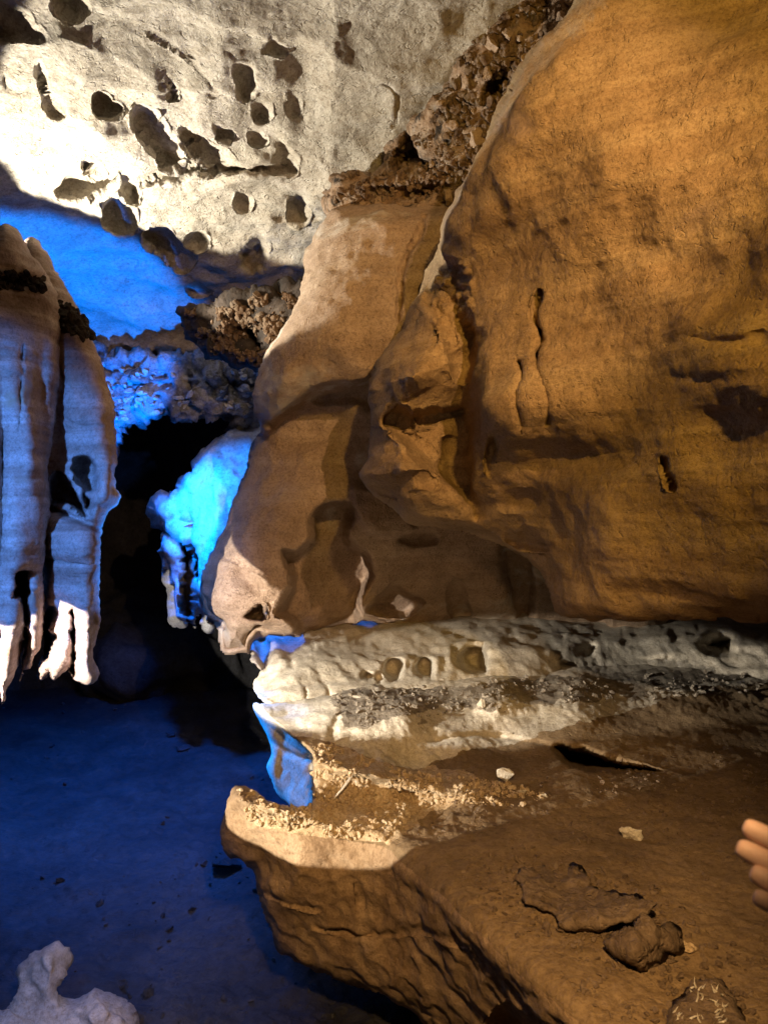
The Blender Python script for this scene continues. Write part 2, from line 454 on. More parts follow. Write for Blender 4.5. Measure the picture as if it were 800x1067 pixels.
for f_ in pits:
    if f_[0] == 's':
        c_ = np.array(f_[1], float); m_ = c_.mean(0); w_ = c_.max(0)-c_.min(0)
        bowls.append(('b', m_[0]+4, m_[1]+3, w_[0]*.75+7, w_[1]*.75+7, 0, -.035))
pits = pits+bowls
pr = np.random.default_rng(21)
for i in range(20):
    x_, y_ = pr.uniform(0, 330), pr.uniform(0, 290)
    if y_ > 190+.5*x_: continue
    a_, b_, th_ = pr.uniform(4, 13), pr.uniform(2.5, 6), pr.normal(.6, .5)
    pits.append(('s', [(x_+a_*math.cos(t)*math.cos(th_)-b_*math.sin(t)*math.sin(th_), y_+a_*math.cos(t)*math.sin(th_)+b_*math.sin(t)*math.cos(th_)) for t in np.linspace(0, 5.4, 7)+pr.normal(size=7)*.15], pr.uniform(.01, .035), pr.uniform(0, 80), 5))
def ceil_rough(p): return sstep((p[:, 1]-355)/14.)*.9
ceiling = relief('ceiling', 'ceiling',
    [(-900, -900), (1700, -900), (1700, 300), (800, 330), (420, 400), (290, 452), (262, 446), (240, 440), (222, 432), (200, 436), (184, 428), (160, 436), (140, 440), (122, 452), (100, 446), (60, 440), (-100, 430), (-900, 380)],
    [[(-20, 0, 2.5), (400, 0, 2.75), (800, 0, 2.9), (0, 200, 3.5), (200, 290, 4.4), (350, 200, 3.75), (300, 280, 4.4), (200, 360, 5.1), (100, 360, 5.0), (280, 360, 5.1),
      (120, 440, 5.1), (250, 440, 5.1), (-600, 0, 2.6), (-600, 350, 4.8), (1400, 0, 3.2), (1400, 300, 5), (400, -700, 1.3), (-700, -700, 1.3), (1500, -700, 1.4)]],
    M_ceil, pits, [('fbm', .5, .03), ('scal', .30, .034, None, (1, 1.4, 1)), ('fbm', .16, .014), ('fbm', .035, .004), ('fbm', .22, .05, lambda p: sstep((p[:, 1]-230)/60.)*sstep((360-p[:, 0])/80.)), ('ridge', .16, .07, ceil_rough), ('fbm', .08, .02, ceil_rough)],
    roll=(20, .15), thick=.5, step=2.0, smooth_outline=False, jit=5, warpfeat=4.5)
tag(ceiling, 'pale pitted limestone cave ceiling, white lit in front and blue lit behind', kind='structure')

# ------------------------------------------------------------------ far walls and floor
def far_mask(p): return np.ones(len(p))
wall = relief('wall', 'cave_wall', [(-1500, -300), (1900, -300), (1900, 900), (-1500, 900)],
    [[(60, 450, 7.5), (180, 480, 8.5), (330, 500, 7), (-900, 500, 5), (1500, 500, 6.5), (200, 700, 7.2), (100, 300, 7), (400, 300, 6.8)]],
    M_dark, [('b', 150, 690, 90, 60, 0, 1.2)], [('fbm', 1.2, .35), ('ridge', .4, .10)], roll=(20, .2), thick=.5, step=4, smooth_outline=False)
tag(wall, 'dark blue rock wall at the far end of the cave passage', kind='structure')
def floorf(px, py, z=0.): return F*(CAMZ-z)/(py-CY)
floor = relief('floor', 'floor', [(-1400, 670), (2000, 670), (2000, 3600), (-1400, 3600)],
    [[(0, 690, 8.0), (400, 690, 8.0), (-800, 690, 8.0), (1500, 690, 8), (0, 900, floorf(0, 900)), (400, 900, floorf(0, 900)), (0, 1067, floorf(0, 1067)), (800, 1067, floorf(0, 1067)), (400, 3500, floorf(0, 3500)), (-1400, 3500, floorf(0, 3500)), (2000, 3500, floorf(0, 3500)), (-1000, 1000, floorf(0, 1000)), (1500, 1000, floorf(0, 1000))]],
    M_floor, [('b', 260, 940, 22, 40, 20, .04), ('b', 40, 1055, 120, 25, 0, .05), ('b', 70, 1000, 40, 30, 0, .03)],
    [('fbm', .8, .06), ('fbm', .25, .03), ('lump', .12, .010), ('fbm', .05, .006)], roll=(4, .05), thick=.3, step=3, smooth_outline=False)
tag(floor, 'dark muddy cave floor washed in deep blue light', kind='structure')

# ------------------------------------------------------------------ far blue flowstone
M = (lambda *a: a)
far = relief('far', 'flowstone_drapery', [(158, 534), (160, 522), (168, 516), (178, 518), (188, 514), (194, 504), (202, 494), (207, 482), (214, 470), (226, 460), (240, 452), (258, 448), (290, 440), (330, 440), (330, 660), (232, 650), (222, 646), (217, 658), (210, 650), (206, 640), (203, 656), (197, 648), (193, 652), (187, 652), (181, 648), (176, 642), (175, 610), (172, 580), (173, 556), (164, 546)],
    [[(165, 520, 4.9), (230, 460, 4.8), (230, 550, 4.55), (300, 550, 4.6), (200, 640, 4.7), (250, 650, 4.65), (180, 600, 4.8)]],
    M_far, [('p', [(168, 545), (180, 548), (196, 560), (204, 580), (203, 640), (194, 648), (188, 630), (188, 590), (176, 560)], .5, 6),
            ('p', [(198, 540), (206, 538), (208, 560), (214, 590), (212, 610), (204, 600), (200, 565)], .5, 5),
            ('p', [(168, 512), (182, 494), (190, 500), (184, 520), (176, 530)], .12, 6),
            ('b', 235, 510, 26, 50, 10, .10), ('b', 213, 490, 7, 40, 25, .07), ('b', 212, 610, 9, 40, 0, .07), ('b', 180, 610, 7, 50, 0, .05), ('b', 178, 530, 10, 8, 0, .08)],
    [('fbm', .4, .05), ('ridge', .15, .05, None, (1, 1, .28)), ('fbm', .06, .01)], roll=(9, .16), thick=.8, jit=3)
tag(far, 'bright cyan-blue flowstone hanging in the dark passage behind the tan rock', 'rock formation')

# blue crumbly band under the far ceiling
band = relief('band', 'crumbly_seam', [(95, 368), (120, 372), (150, 370), (190, 380), (215, 376), (250, 384), (300, 380), (310, 440), (262, 446), (250, 462), (238, 440), (220, 434), (190, 440), (168, 430), (150, 436), (130, 444), (122, 460), (105, 462), (90, 440)],
    [[(100, 380, 4.9), (280, 380, 4.7), (100, 460, 5.0), (280, 450, 4.8), (190, 410, 4.75)]],
    M_rub, [('p', [(160, 420), (185, 408), (205, 402), (208, 412), (185, 424), (165, 428)], .2, 4), ('p', [(224, 404), (240, 398), (252, 404), (240, 412)], .2, 4), ('b', 200, 412, 12, 5, -15, .08), ('b', 122, 400, 12, 7, 20, .08)],
    [('fbm', .35, .08), ('ridge', .20, .08, None, (1, 1, 3.)), ('ridge', .07, .03, None, (1, 1, 2.)), ('cell', .2, .05)], roll=(12, .15), thick=.4, jit=5)
band.data.materials[0] = rock_mat('blue_crumble', [(.12, .12, .12), (.42, .42, .42), (.55, .55, .54)], 9., .8, 50, pock=.8, dist=.01)
gb = scatter0 = None
tag(band, 'broken blue lit bedding layer over the black opening', 'rock layer')

# ------------------------------------------------------------------ left hanging rocks
crust_l = [(-20, 284), (10, 286), (34, 289), (46, 296), (40, 304), (20, 300), (-20, 297)]
leftB = relief('leftB', 'rock_pillar', [(30, 250), (46, 262), (58, 284), (72, 306), (84, 330), (96, 356), (106, 386), (114, 416), (120, 446), (121, 478), (119, 500), (125, 514), (122, 524), (110, 538), (106, 556), (105, 580), (104, 605), (104, 625), (102, 648), (98, 668), (96, 686), (102, 700), (100, 709), (92, 713), (80, 711), (72, 702), (71, 696), (66, 700), (58, 706), (55, 711), (52, 700), (47, 704), (41, 710), (40, 700), (44, 680), (45, 640), (46, 600), (40, 560), (20, 500), (10, 400), (10, 300)],
    [[(40, 300, 2.74), (100, 400, 2.66), (60, 400, 2.60), (80, 550, 2.56), (80, 650, 2.55), (50, 650, 2.56), (60, 500, 2.60), (20, 500, 2.66), (90, 700, 2.56)]],
    M_left, [('p', [(54, 498), (62, 492), (72, 502), (80, 512), (90, 530), (88, 540), (70, 528), (52, 524)], .22, 4),
             ('p', [(78, 478), (88, 474), (99, 480), (102, 498), (98, 512), (90, 515), (82, 505), (74, 490)], .16, 5),
             ('p', [(86, 512), (98, 522), (96, 540), (88, 538)], .12, 4),
             ('b', 76, 565, 34, 22, 0, .10), ('b', 80, 605, 26, 30, 0, .06), ('l', [(46, 530), (70, 536), (96, 548), (108, 552)], 5, .08), ('b', 60, 420, 10, 50, 0, -.05), ('b', 112, 500, 8, 30, 10, .06), ('b', 104, 520, 8, 18, 20, .05),
             ('s', [(44, 636), (58, 628), (62, 640), (54, 656), (64, 660), (58, 674), (46, 690), (42, 670)], .16, 0, 4),
             ('s', [(72, 636), (80, 632), (81, 660), (82, 690), (80, 708), (70, 700), (72, 680)], .14, 0, 3),
             ('b', 90, 670, 8, 45, 0, .05), ('b', 66, 680, 5, 25, 15, .04), ('p', [(95, 640), (99, 640), (97, 672), (93, 672)], .04, 3),
             ('l', [(48, 583), (70, 586), (90, 588), (104, 590)], 1.5, .02),
             ('l', [(66, 436), (84, 443), (106, 444)], 1.3, .02), ('l', [(62, 384), (66, 400), (62, 420)], 1.5, .025),
             ('b', 100, 430, 14, 60, 0, .05), ('b', 85, 350, 16, 22, 30, .05), ('b', 95, 420, 12, 10, 0, -.03)],
    [('fbm', .3, .015), ('fbm', .08, .006), ('ridge', .12, .008, None, (1, 1, 3.5))], roll=(16, .16), thick=.28, jit=1.0)
tag(leftB, 'lilac banded rock pillar with hollow and ragged white tips, right of the left curtain', 'rock formation')
leftA = relief('leftA', 'rock_curtain', [(-260, 440), (-60, 330), (-24, 262), (0, 238), (8, 236), (20, 246), (28, 262), (40, 276), (50, 292), (58, 312), (62, 340), (62, 400), (58, 450), (54, 480), (53, 500), (51, 540), (47, 570), (44, 600), (45, 625), (43, 650), (40, 672), (32, 690), (22, 706), (19, 712), (21, 694), (23, 676), (22, 668), (18, 690), (11, 712), (7, 722), (7, 731), (-1, 733), (-8, 700), (-30, 760), (-60, 700), (-100, 740), (-260, 700)],
    [[(0, 300, 2.45), (55, 320, 2.55), (0, 450, 2.35), (50, 480, 2.5), (0, 600, 2.35), (35, 600, 2.42), (0, 700, 2.4), (40, 660, 2.45), (-250, 400, 1.9), (-250, 700, 1.9)]],
    M_left, [('s', [(12, 600), (18, 592), (30, 590), (35, 596), (32, 620), (34, 640), (30, 652), (22, 648), (18, 626), (11, 624)], .14, 0, 4),
             ('s', [(22, 655), (28, 650), (35, 664), (30, 690), (22, 708), (20, 690), (24, 672)], .08, 0, 3),
             ('p', [(-12, 640), (4, 652), (4, 666), (-10, 676)], .10, 4),
             ('b', 10, 670, 9, 50, 5, .05), ('b', 38, 640, 6, 45, 0, .04),
             ('l', [(24, 360), (22, 390), (20, 410), (21, 450)], 1.2, .02),
             ('f', lambda p: .07*sstep((p[:, 1]-283)/6.)*sstep((304-p[:, 1])/8.)*sstep((50-p[:, 0])/6.)),
             ('b', 8, 260, 18, 16, 0, .03), ('b', 45, 420, 8, 100, 0, -.03), ('b', 20, 520, 16, 60, 8, .03), ('b', 10, 400, 20, 40, 0, .05), ('b', 30, 470, 10, 60, -6, .05), ('b', 16, 590, 14, 40, 5, .05), ('b', 2, 500, 7, 90, 0, -.05)],
    [('fbm', .3, .018), ('fbm', .08, .006), ('ridge', .12, .008, None, (1, 1, 3.5))], roll=(16, .16), thick=.35, jit=1.0)
tag(leftA, 'lilac and tan banded rock curtain with white pointed tips at the left edge', 'rock formation')

# ------------------------------------------------------------------ crumbly brown seams
seam = relief('seam', 'crumbly_seam', [(344, 216), (348, 196), (352, 186), (372, 181), (392, 178), (402, 166), (404, 150), (420, 138), (436, 124), (452, 108), (468, 86), (480, 60), (496, 40), (520, 22), (545, -10), (640, -20), (620, 60), (540, 140), (510, 220), (440, 225), (380, 219)],
    [[(350, 200, 3.45), (430, 140, 3.3), (450, 200, 3.25), (520, 30, 2.9), (520, 130, 3.0), (600, 0, 2.8)]],
    M_rub, [('q', [(414, 150), (424, 134), (440, 138), (450, 156), (462, 170), (448, 182), (430, 180), (412, 184), (404, 170)], .25, 8),
            ('p', [(508, 84), (534, 66), (528, 84), (514, 106), (500, 108)], .2, 5),
            ('b', 455, 145, 22, 10, -40, .05), ('b', 475, 165, 22, 14, -20, .05), ('b', 385, 192, 40, 7, -5, .06), ('b', 372, 204, 28, 3, -8, -.07), ('b', 430, 200, 35, 5, -8, -.06),
            ('b', 450, 182, 22, 6, -30, .06), ('b', 500, 60, 20, 20, -40, .04)],
    [('fbm', .25, .06), ('ridge', .12, .03), ('fbm', .04, .012)], roll=(8, .08), thick=.4, jit=5)
tag(seam, 'crumbly brown and black seam between the pale ceiling and the ochre boulder', 'rock layer')
seam2 = relief('seam2', 'crumbly_seam', [(188, 322), (200, 316), (220, 318), (240, 308), (262, 304), (284, 300), (312, 300), (330, 320), (320, 380), (282, 388), (262, 382), (242, 376), (224, 374), (208, 366), (198, 352), (192, 338)],
    [[(190, 330, 4.1), (310, 300, 3.7), (220, 375, 4.2), (300, 380, 3.8), (250, 340, 3.9)]],
    M_rub, [('q', [(236, 330), (262, 328), (280, 340), (284, 360), (268, 368), (250, 356), (232, 350)], .25, 8), ('p', [(284, 302), (298, 300), (302, 310), (290, 312)], .15, 4),
            ('b', 238, 335, 9, 7, 0, .06), ('b', 275, 345, 18, 5, 35, .05), ('b', 235, 362, 20, 7, 10, .06)],
    [('fbm', .25, .07), ('ridge', .12, .035), ('fbm', .05, .015)], roll=(8, .08), thick=.4, jit=6)
tag(seam2, 'crumbly brown patch beneath the pitted ceiling, left of the tan rock', 'rock layer')

def ico(sub=1):
    t = (1+5**.5)/2
    v = np.array([(-1, t, 0), (1, t, 0), (-1, -t, 0), (1, -t, 0), (0, -1, t), (0, 1, t), (0, -1, -t), (0, 1, -t), (t, 0, -1), (t, 0, 1), (-t, 0, -1), (-t, 0, 1)], float)
    f = [(0, 11, 5), (0, 5, 1), (0, 1, 7), (0, 7, 10), (0, 10, 11), (1, 5, 9), (5, 11, 4), (11, 10, 2), (10, 7, 6), (7, 1, 8), (3, 9, 4), (3, 4, 2), (3, 2, 6), (3, 6, 8), (3, 8, 9), (4, 9, 5), (2, 4, 11), (6, 2, 10), (8, 6, 7), (9, 8, 1)]
    v /= np.linalg.norm(v, axis=1)[:, None]
    for _ in range(sub):
        v = list(map(tuple, v)); c = {}; nf = []
        def mid_(a, b):
            k = (min(a, b), max(a, b))
            if k not in c:
                m = np.array(v[a])+np.array(v[b]); m /= np.linalg.norm(m); v.append(tuple(m)); c[k] = len(v)-1
            return c[k]
        for a, b_, d in f:
            x, y, z = mid_(a, b_), mid_(b_, d), mid_(d, a); nf += [(a, x, z), (b_, y, x), (d, z, y), (x, y, z)]
        f = nf; v = np.array(v)
    return np.array(v), np.array(f)
ICO = {n: ico(n) for n in (0, 1, 2, 3, 4)}
def lump_geo(c, size, rot, sub=1, seed=0, rough=.28, facets=7):
    v, f = ICO[sub]; v = v.copy(); r = np.random.default_rng(seed)
    for _ in range(facets):                       # chipped flat faces
        n = r.normal(size=3); n /= np.linalg.norm(n); h = r.uniform(.3, .75)
        d = v@n; m = d > h; v[m] -= (d[m]-h)[:, None]*n
    v = v*(1+rough*fbm(v*1.6+seed*3.1, 4 if sub > 1 else 2, 2))[:, None]
    v = v*np.array(size)
    R = np.array(Matrix.Rotation(rot[2], 3, 'Z')@Matrix.Rotation(rot[1], 3, 'Y')@Matrix.Rotation(rot[0], 3, 'X'))
    return v@R.T+np.array(c), f
def scatter(key, name, n, region, smin_, smax, mat, sub=1, seed=1, squash=.7, sink=.2, pw=2.5, lim=None):
    """many small stones lying on a body, one countless mass"""
    r = np.random.default_rng(seed); poly = np.array(region, float); lo, hi = poly.min(0), poly.max(0)
    VV, FF, off, k = [], [], 0, 0
    tries = 0
    while k < n and tries < n*8:
        tries += 1
        q = lo+r.random(2)*(hi-lo)
        if not inside(q[None], poly)[0]: continue
        if lim is not None and r.random() > lim(q): continue
        h, nn = hit(key, q[0], q[1])
        if h is None: continue
        s_ = smin_+(smax-smin_)*r.random()**pw
        c = h+nn*s_*(1-sink)*.4
        v, f = lump_geo(c, (s_*r.uniform(.8, 1.2), s_*r.uniform(.6, 1.1), s_*r.uniform(squash*.7, squash*1.2)), r.uniform(0, 6.3, 3)*np.array([.15, .15, 1]) if squash < .75 else r.uniform(0, 6.3, 3), sub if s_ < .02 else min(sub+1, 2), int(r.integers(1e6)))
        VV.append(v); FF.append(f+off); off += len(v); k += 1
    return mesh_obj(name, np.vstack(VV), np.vstack(FF), mat, smooth=False)
M_chunk = rock_mat('crust_chunks', [(.02, .014, .01), (.15, .09, .05), (.24, .17, .11), (.09, .08, .07)], 12., .7, 90, pock=.6)
M_chunkd = rock_mat('dark_crust', [(.02, .017, .014), (.06, .045, .035), (.13, .10, .075)], 8., .7, 60, pock=.6, dist=.008)
seam.data.materials[0] = M_rub; seam2.data.materials[0] = M_chunkd
def clump(q, s=22., t=.0, o=0.):
    z = np.array([[q[0]/s+o, q[1]/s*1.5, 4.4]]); return 1. if fbm(z, 2, 4)[0] > t else .03
g1 = scatter('seam', 'crust_rubble', 1800, [(348, 210), (352, 186), (400, 172), (425, 132), (455, 104), (478, 64), (500, 36), (560, -10), (620, -10), (530, 140), (505, 215), (430, 218), (385, 214)], .004, .024, M_chunk, 1, 3, .8, .2, 2.0, lambda q: clump(q, 20, -.05))
g3 = scatter('seam', 'crust_blocks', 34, [(348, 210), (352, 186), (400, 172), (425, 132), (455, 104), (478, 64), (500, 36), (560, -10), (620, -10), (530, 140), (505, 215), (430, 218), (385, 214)], .012, .045, M_mid, 2, 31, .7, .35, 1.5)
tag(g3, 'pale blocks wedged in the brown seam', kind='stuff')
tag(g1, 'brown rubble crusting the seam beside the ochre boulder', kind='stuff')
g2 = scatter('seam2', 'crust_rubble', 1300, [(190, 325), (240, 312), (290, 303), (326, 320), (315, 380), (282, 386), (240, 374), (208, 362)], .004, .026, M_chunk, 1, 4, .85, .2, 2.0, lambda q: clump(q, 18, -.02, 5))
tag(g2, 'brown rubble crusting the patch under the pitted ceiling', kind='stuff')

# ------------------------------------------------------------------ middle tan rock
mid = relief('mid', 'overhanging_rock', [(350, 214), (338, 226), (330, 240), (322, 262), (314, 290), (305, 318), (292, 340), (278, 360), (268, 382), (264, 404), (264, 426), (272, 441), (270, 452), (262, 470), (250, 506), (236, 540), (220, 572), (211, 592), (208, 616), (209, 634), (216, 648), (223, 655), (225, 668), (227, 680), (238, 685), (252, 684), (262, 682), (264, 668), (280, 664), (310, 662), (340, 658), (366, 652), (388, 650), (410, 660), (440, 668), (480, 668), (520, 668), (560, 668), (620, 668), (700, 640), (700, 150), (520, 150), (480, 206), (430, 214), (390, 212)],
    [[(350, 220, 3.2), (460, 215, 3.05), (300, 320, 3.25), (400, 300, 3.0), (270, 420, 3.3), (330, 390, 3.1), (330, 440, 3.3), (250, 520, 3.2), (330, 520, 3.15), (215, 620, 3.0), (260, 600, 2.95), (300, 650, 3.05), (400, 560, 3.35), (480, 600, 3.75), (420, 650, 3.95), (560, 640, 4.1), (650, 300, 3.0), (650, 640, 4.2), (245, 680, 3.1)]],
    M_mid, [('b', 335, 335, 60, 60, 0, .13), ('b', 288, 405, 26, 30, 10, .12),
            ('p', [(262, 446), (272, 441), (286, 430), (302, 419), (318, 406), (345, 397), (372, 394), (400, 380), (470, 380), (600, 380), (600, 760), (100, 760), (100, 470)], .28, 14),
            ('p', [(318, 408), (340, 399), (372, 396), (420, 380), (470, 390), (440, 440), (396, 436), (372, 428), (350, 424), (330, 426)], .08, 14),
            ('b', 245, 545, 30, 34, -30, .05), ('b', 290, 545, 26, 26, 0, .10), ('b', 330, 475, 40, 34, 0, .05), ('b', 385, 545, 30, 26, 0, .05),
            ('p', [(292, 574), (308, 574), (320, 562), (322, 538), (336, 522), (360, 520), (372, 530), (366, 560), (386, 576), (392, 600), (380, 622), (376, 650), (352, 668), (318, 668), (298, 650), (286, 640), (296, 618), (300, 600)], .42, 12),
            ('p', [(362, 506), (380, 500), (410, 520), (438, 550), (420, 562), (392, 562), (372, 548)], -.08, 8),
            ('p', [(412, 562), (424, 554), (456, 555), (458, 568), (430, 572)], .07, 7),
            ('p', [(382, 640), (392, 622), (410, 610), (432, 620), (442, 630), (420, 645)], .2, 8),
            ('p', [(516, 566), (540, 566), (558, 580), (560, 640), (540, 648), (526, 620)], .2, 12), ('p', [(466, 612), (480, 606), (492, 640), (480, 650), (468, 640)], .1, 7),
            ('s', [(274, 632), (276, 640), (274, 648), (262, 648), (252, 642), (262, 636)], .12, 90, 3),
            ('s', [(214, 640), (232, 646), (233, 656), (222, 656), (214, 648)], .10, 90, 3),
            ('q', [(262, 662), (268, 652), (278, 660), (276, 690), (260, 690)], .12, 4),
            ('b', 252, 600, 10, 10, 0, -.04), ('b', 230, 625, 18, 22, 0, .03), ('b', 262, 610, 10, 8, 40, -.05),
            ('l', [(215, 570), (235, 580), (255, 590), (280, 600)], 1.6, .02), ('l', [(443, 226), (434, 248), (424, 266), (418, 290), (415, 336)], 2.4, .06),
            ('l', [(316, 285), (350, 292), (400, 288), (450, 296)], 7, -.012), ('b', 450, 600, 14, 40, 0, .06), ('b', 490, 590, 20, 30, 30, .07), ('b', 520, 625, 20, 26, 0, .05)],
    [('fbm', .35, .024), ('fbm', .12, .012), ('fbm', .04, .004), ('ridge', .10, .004, None, (1, 1, 3)), ('scal', .14, .012)], roll=(26, .28), thick=.7, jit=2.5)
tag(mid, 'smooth tan overhanging rock with pale lit snout and shadowed hollow, behind the ochre boulder', 'rock formation')

# ------------------------------------------------------------------ big ochre boulder
boulder = relief('boulder', 'boulder', [(640, -220), (606, -30), (585, 18), (560, 46), (536, 76), (520, 106), (504, 142), (492, 176), (480, 202), (464, 228), (455, 254), (446, 282), (436, 308), (422, 336), (404, 358), (390, 376), (383, 396), (384, 416), (387, 440), (386, 462), (380, 480), (374, 497), (384, 514), (404, 530), (428, 545), (456, 552), (482, 556), (504, 564), (530, 574), (550, 586), (562, 600), (572, 622), (584, 638), (604, 645), (660, 646), (720, 643), (800, 640), (1000, 640), (1500, 640), (1700, 300), (1600, -600), (900, -600)],
    [[(600, 0, 1.98), (500, 180, 2.14), (470, 240, 2.34), (680, 60, 1.88), (420, 360, 2.55), (430, 400, 2.4), (390, 480, 2.5), (440, 520, 2.5), (520, 300, 2.28), (516, 430, 2.16), (560, 450, 2.14), (484, 430, 2.52), (500, 560, 2.6), (570, 600, 2.3), (650, 600, 1.95), (800, 600, 1.6), (800, 400, 1.5), (700, 200, 1.80), (800, 0, 1.78), (650, 400, 1.93), (1300, 300, .75), (1300, 600, .8), (1300, -400, 1.2), (700, -500, 2.3)]],
    M_bould, [
            # hollow behind the nose piece
            ('p', [(450, 258), (462, 262), (486, 285), (490, 320), (498, 350), (502, 372), (492, 392), (476, 400), (466, 366), (452, 336), (438, 318), (436, 296)], .10, 9),
            ('l', [(494, 352), (486, 392), (483, 420), (484, 450), (474, 474), (484, 505), (498, 535)], 9, .09),
            ('b', 425, 385, 30, 30, 0, .08), ('b', 445, 330, 26, 34, -40, .05), ('b', 425, 480, 34, 30, 10, .06),
            ('p', [(398, 434), (410, 429), (424, 431), (432, 438), (446, 430), (470, 426), (490, 424), (492, 520), (470, 500), (440, 470), (405, 446)], .11, 7), ('l', [(401, 439), (412, 435), (424, 441), (442, 438), (464, 432), (483, 428)], 3.2, .09), ('b', 434, 385, 36, 30, 0, .12),
            ('l', [(412, 448), (440, 464), (458, 482), (478, 500)], 5, .04), ('b', 426, 492, 30, 22, 15, .11), ('b', 466, 452, 14, 12, 0, .05), ('l', [(385, 512), (405, 514), (425, 504), (450, 502)], 7, .05),
            ('q', [(376, 500), (386, 504), (404, 516), (412, 526), (396, 524), (380, 510)], .06, 6),
            ('b', 460, 400, 10, 14, 0, -.03), ('l', [(448, 300), (466, 306), (476, 330), (486, 350)], 4, .03),
            ('b', 505, 430, 14, 60, 0, .05), ('q', [(506, 458), (516, 450), (520, 462), (514, 480), (510, 498), (504, 490)], .12, 5),
            ('l', [(562, 306), (556, 328), (565, 352), (559, 372), (566, 396), (572, 420), (570, 440)], 2.2, .05), ('l', [(562, 345), (559, 372), (566, 396)], 2.6, .05),
            ('l', [(541, 378), (545, 396), (540, 414), (544, 440)], 2.8, .07), ('l', [(690, 478), (692, 492), (698, 506)], 2.2, .05),
            # undercut right block
            ('f', lambda p: .018*sstep((p[:, 1]-(424+4*np.sin(p[:, 0]*.05)))/14.)*sstep((p[:, 0]-700)/25.)*(1-sstep((p[:, 1]-440)/90.))),
            ('b', 740, 380, 60, 44, 5, .015), ('b', 790, 400, 60, 30, 5, .05), ('l', [(725, 352), (750, 356), (790, 352)], 5, .02), ('l', [(700, 390), (740, 396), (800, 388)], 7, .012),
            ('f', lambda p: .055*np.exp(-((p[:, 1]-(482-.10*(p[:, 0]-560)))/14.)**2)*sstep((p[:, 0]-520)/40.)*sstep((690-p[:, 0])/60.)),
            ('b', 620, 550, 50, 45, 0, .09), ('b', 600, 520, 30, 30, 0, .04), ('q', [(520, 560), (548, 552), (562, 566), (566, 576), (548, 578), (530, 574)], .15, 9),
            ('q', [(500, 530), (530, 512), (556, 510), (560, 524), (530, 538)], .05, 12),
            ('b', 560, 610, 16, 30, 0, -.10), ('b', 680, 620, 60, 10, 0, -.04),
            ('b', 620, 170, 80, 60, -20, .05), ('b', 700, 260, 80, 40, 15, -.05), ('b', 560, 260, 50, 60, 0, .03), ('b', 640, 330, 50, 50, 0, -.035), ('b', 740, 80, 90, 50, 0, .04),
            ('b', 600, 430, 40, 30, 0, .05), ('b', 700, 500, 50, 50, 0, .05)],
    [('fbm', .5, .045), ('fbm', .18, .022), ('fbm', .06, .006), ('fbm', .02, .0015), ('scal', .22, .012), ('ridge', .14, .005, None, (.7, .7, 3.5)), ('lump', .05, .02, lambda p: sstep((p[:, 0]-446)/8)*sstep((494-p[:, 0])/10)*sstep((p[:, 1]-268)/12)*sstep((372-p[:, 1])/15))],
    roll=(34, .26), thick=1.2, jit=1.0, step=2.0)
tag(boulder, 'huge ochre boulder filling the right side above the ledge', 'boulder')

# ------------------------------------------------------------------ ledge, bank and shelf
def alc(x0, x1, y0, y1, dep=.13, soft=6):
    dep *= 1.8; x1 += 5
    return ('q', [(x0, (y0+y1)/2), (x0+(x1-x0)*.35, y0), (x1-2, y0+2), (x1, (y0+y1)/2), (x1-4, y1), (x0+(x1-x0)*.3, y1)], dep, soft)
ledge_top = [(270, 715, 3.1), (380, 680, 3.5), (460, 668, 3.7), (800, 666, 4.0), (380, 655, 4.2), (600, 652, 4.3), (800, 648, 4.5), (1400, 650, 4.5), (300, 690, 3.3)]
ledge_face = [(270, 724, 2.92), (380, 680, 3.40), (380, 714, 3.12), (460, 668, 3.66), (460, 704, 3.25), (560, 698, 3.45), (800, 664, 4.05), (800, 685, 3.92), (1400, 680, 3.9), (600, 690, 3.66), (560, 800, 3.3), (270, 800, 2.7)]
ledge = relief('ledge', 'pale_ledge', [(262, 650), (300, 644), (345, 640), (375, 632), (400, 636), (430, 640), (700, 636), (1500, 630), (1500, 760), (900, 760), (600, 760), (400, 770), (330, 760), (300, 745), (282, 736), (268, 728), (266, 712), (272, 700), (264, 690), (262, 670)],
    [ledge_top, ledge_face], M_ledge,
    [alc(374, 387, 699, 711), alc(388, 396, 699, 712, .07, 4), alc(396, 417, 686, 711), alc(430, 448, 684, 709), alc(476, 505, 670, 704, .22, 9), ('b', 420, 690, 6, 16, 20, .03), ('b', 455, 688, 8, 14, 10, .05), ('b', 468, 682, 4, 16, 0, .04),
     alc(600, 618, 668, 684, .06), alc(580, 596, 688, 698, .10, 4), alc(722, 764, 658, 686, .20, 10), ('q', [(660, 688), (690, 684), (700, 688), (680, 692)], .05, 4),
     ('q', [(264, 660), (278, 658), (286, 676), (280, 700), (268, 696)], .30, 6), ('l', [(318, 722), (319, 735)], 1.4, .05), ('l', [(340, 718), (342, 730)], 1.2, .03),
     ('q', [(290, 662), (345, 650), (356, 658), (330, 682), (305, 700), (292, 690)], .12, 10),
     ('b', 378, 640, 14, 9, 0, .10), ('q', [(360, 664), (380, 656), (394, 662), (384, 672), (366, 676)], .12, 5),
     ('f', lambda p: -.03*sstep((p[:, 1]-(712-.045*(p[:, 0]-400)))/5.)),
     ('f', lambda p: .045*np.maximum(0, vnoise(np.c_[p[:, 0]/13., (p[:, 1]+.06*p[:, 0])/4.2, p[:, 0]*0], 3)-.05)*sstep((676-(p[:, 1]+.0*p[:, 0]))/10.)*sstep((p[:, 1]-640)/6.))],
    [('fbm', .3, .02), ('fbm', .09, .012), ('fbm', .03, .004), ('ridge', .12, .010, None, (1, 1, 2.5))], roll=(5, .05), thick=.8, jit=1.5, k=.004)
tag(ledge, 'pale scalloped limestone ledge under the ochre boulder', 'rock ledge')

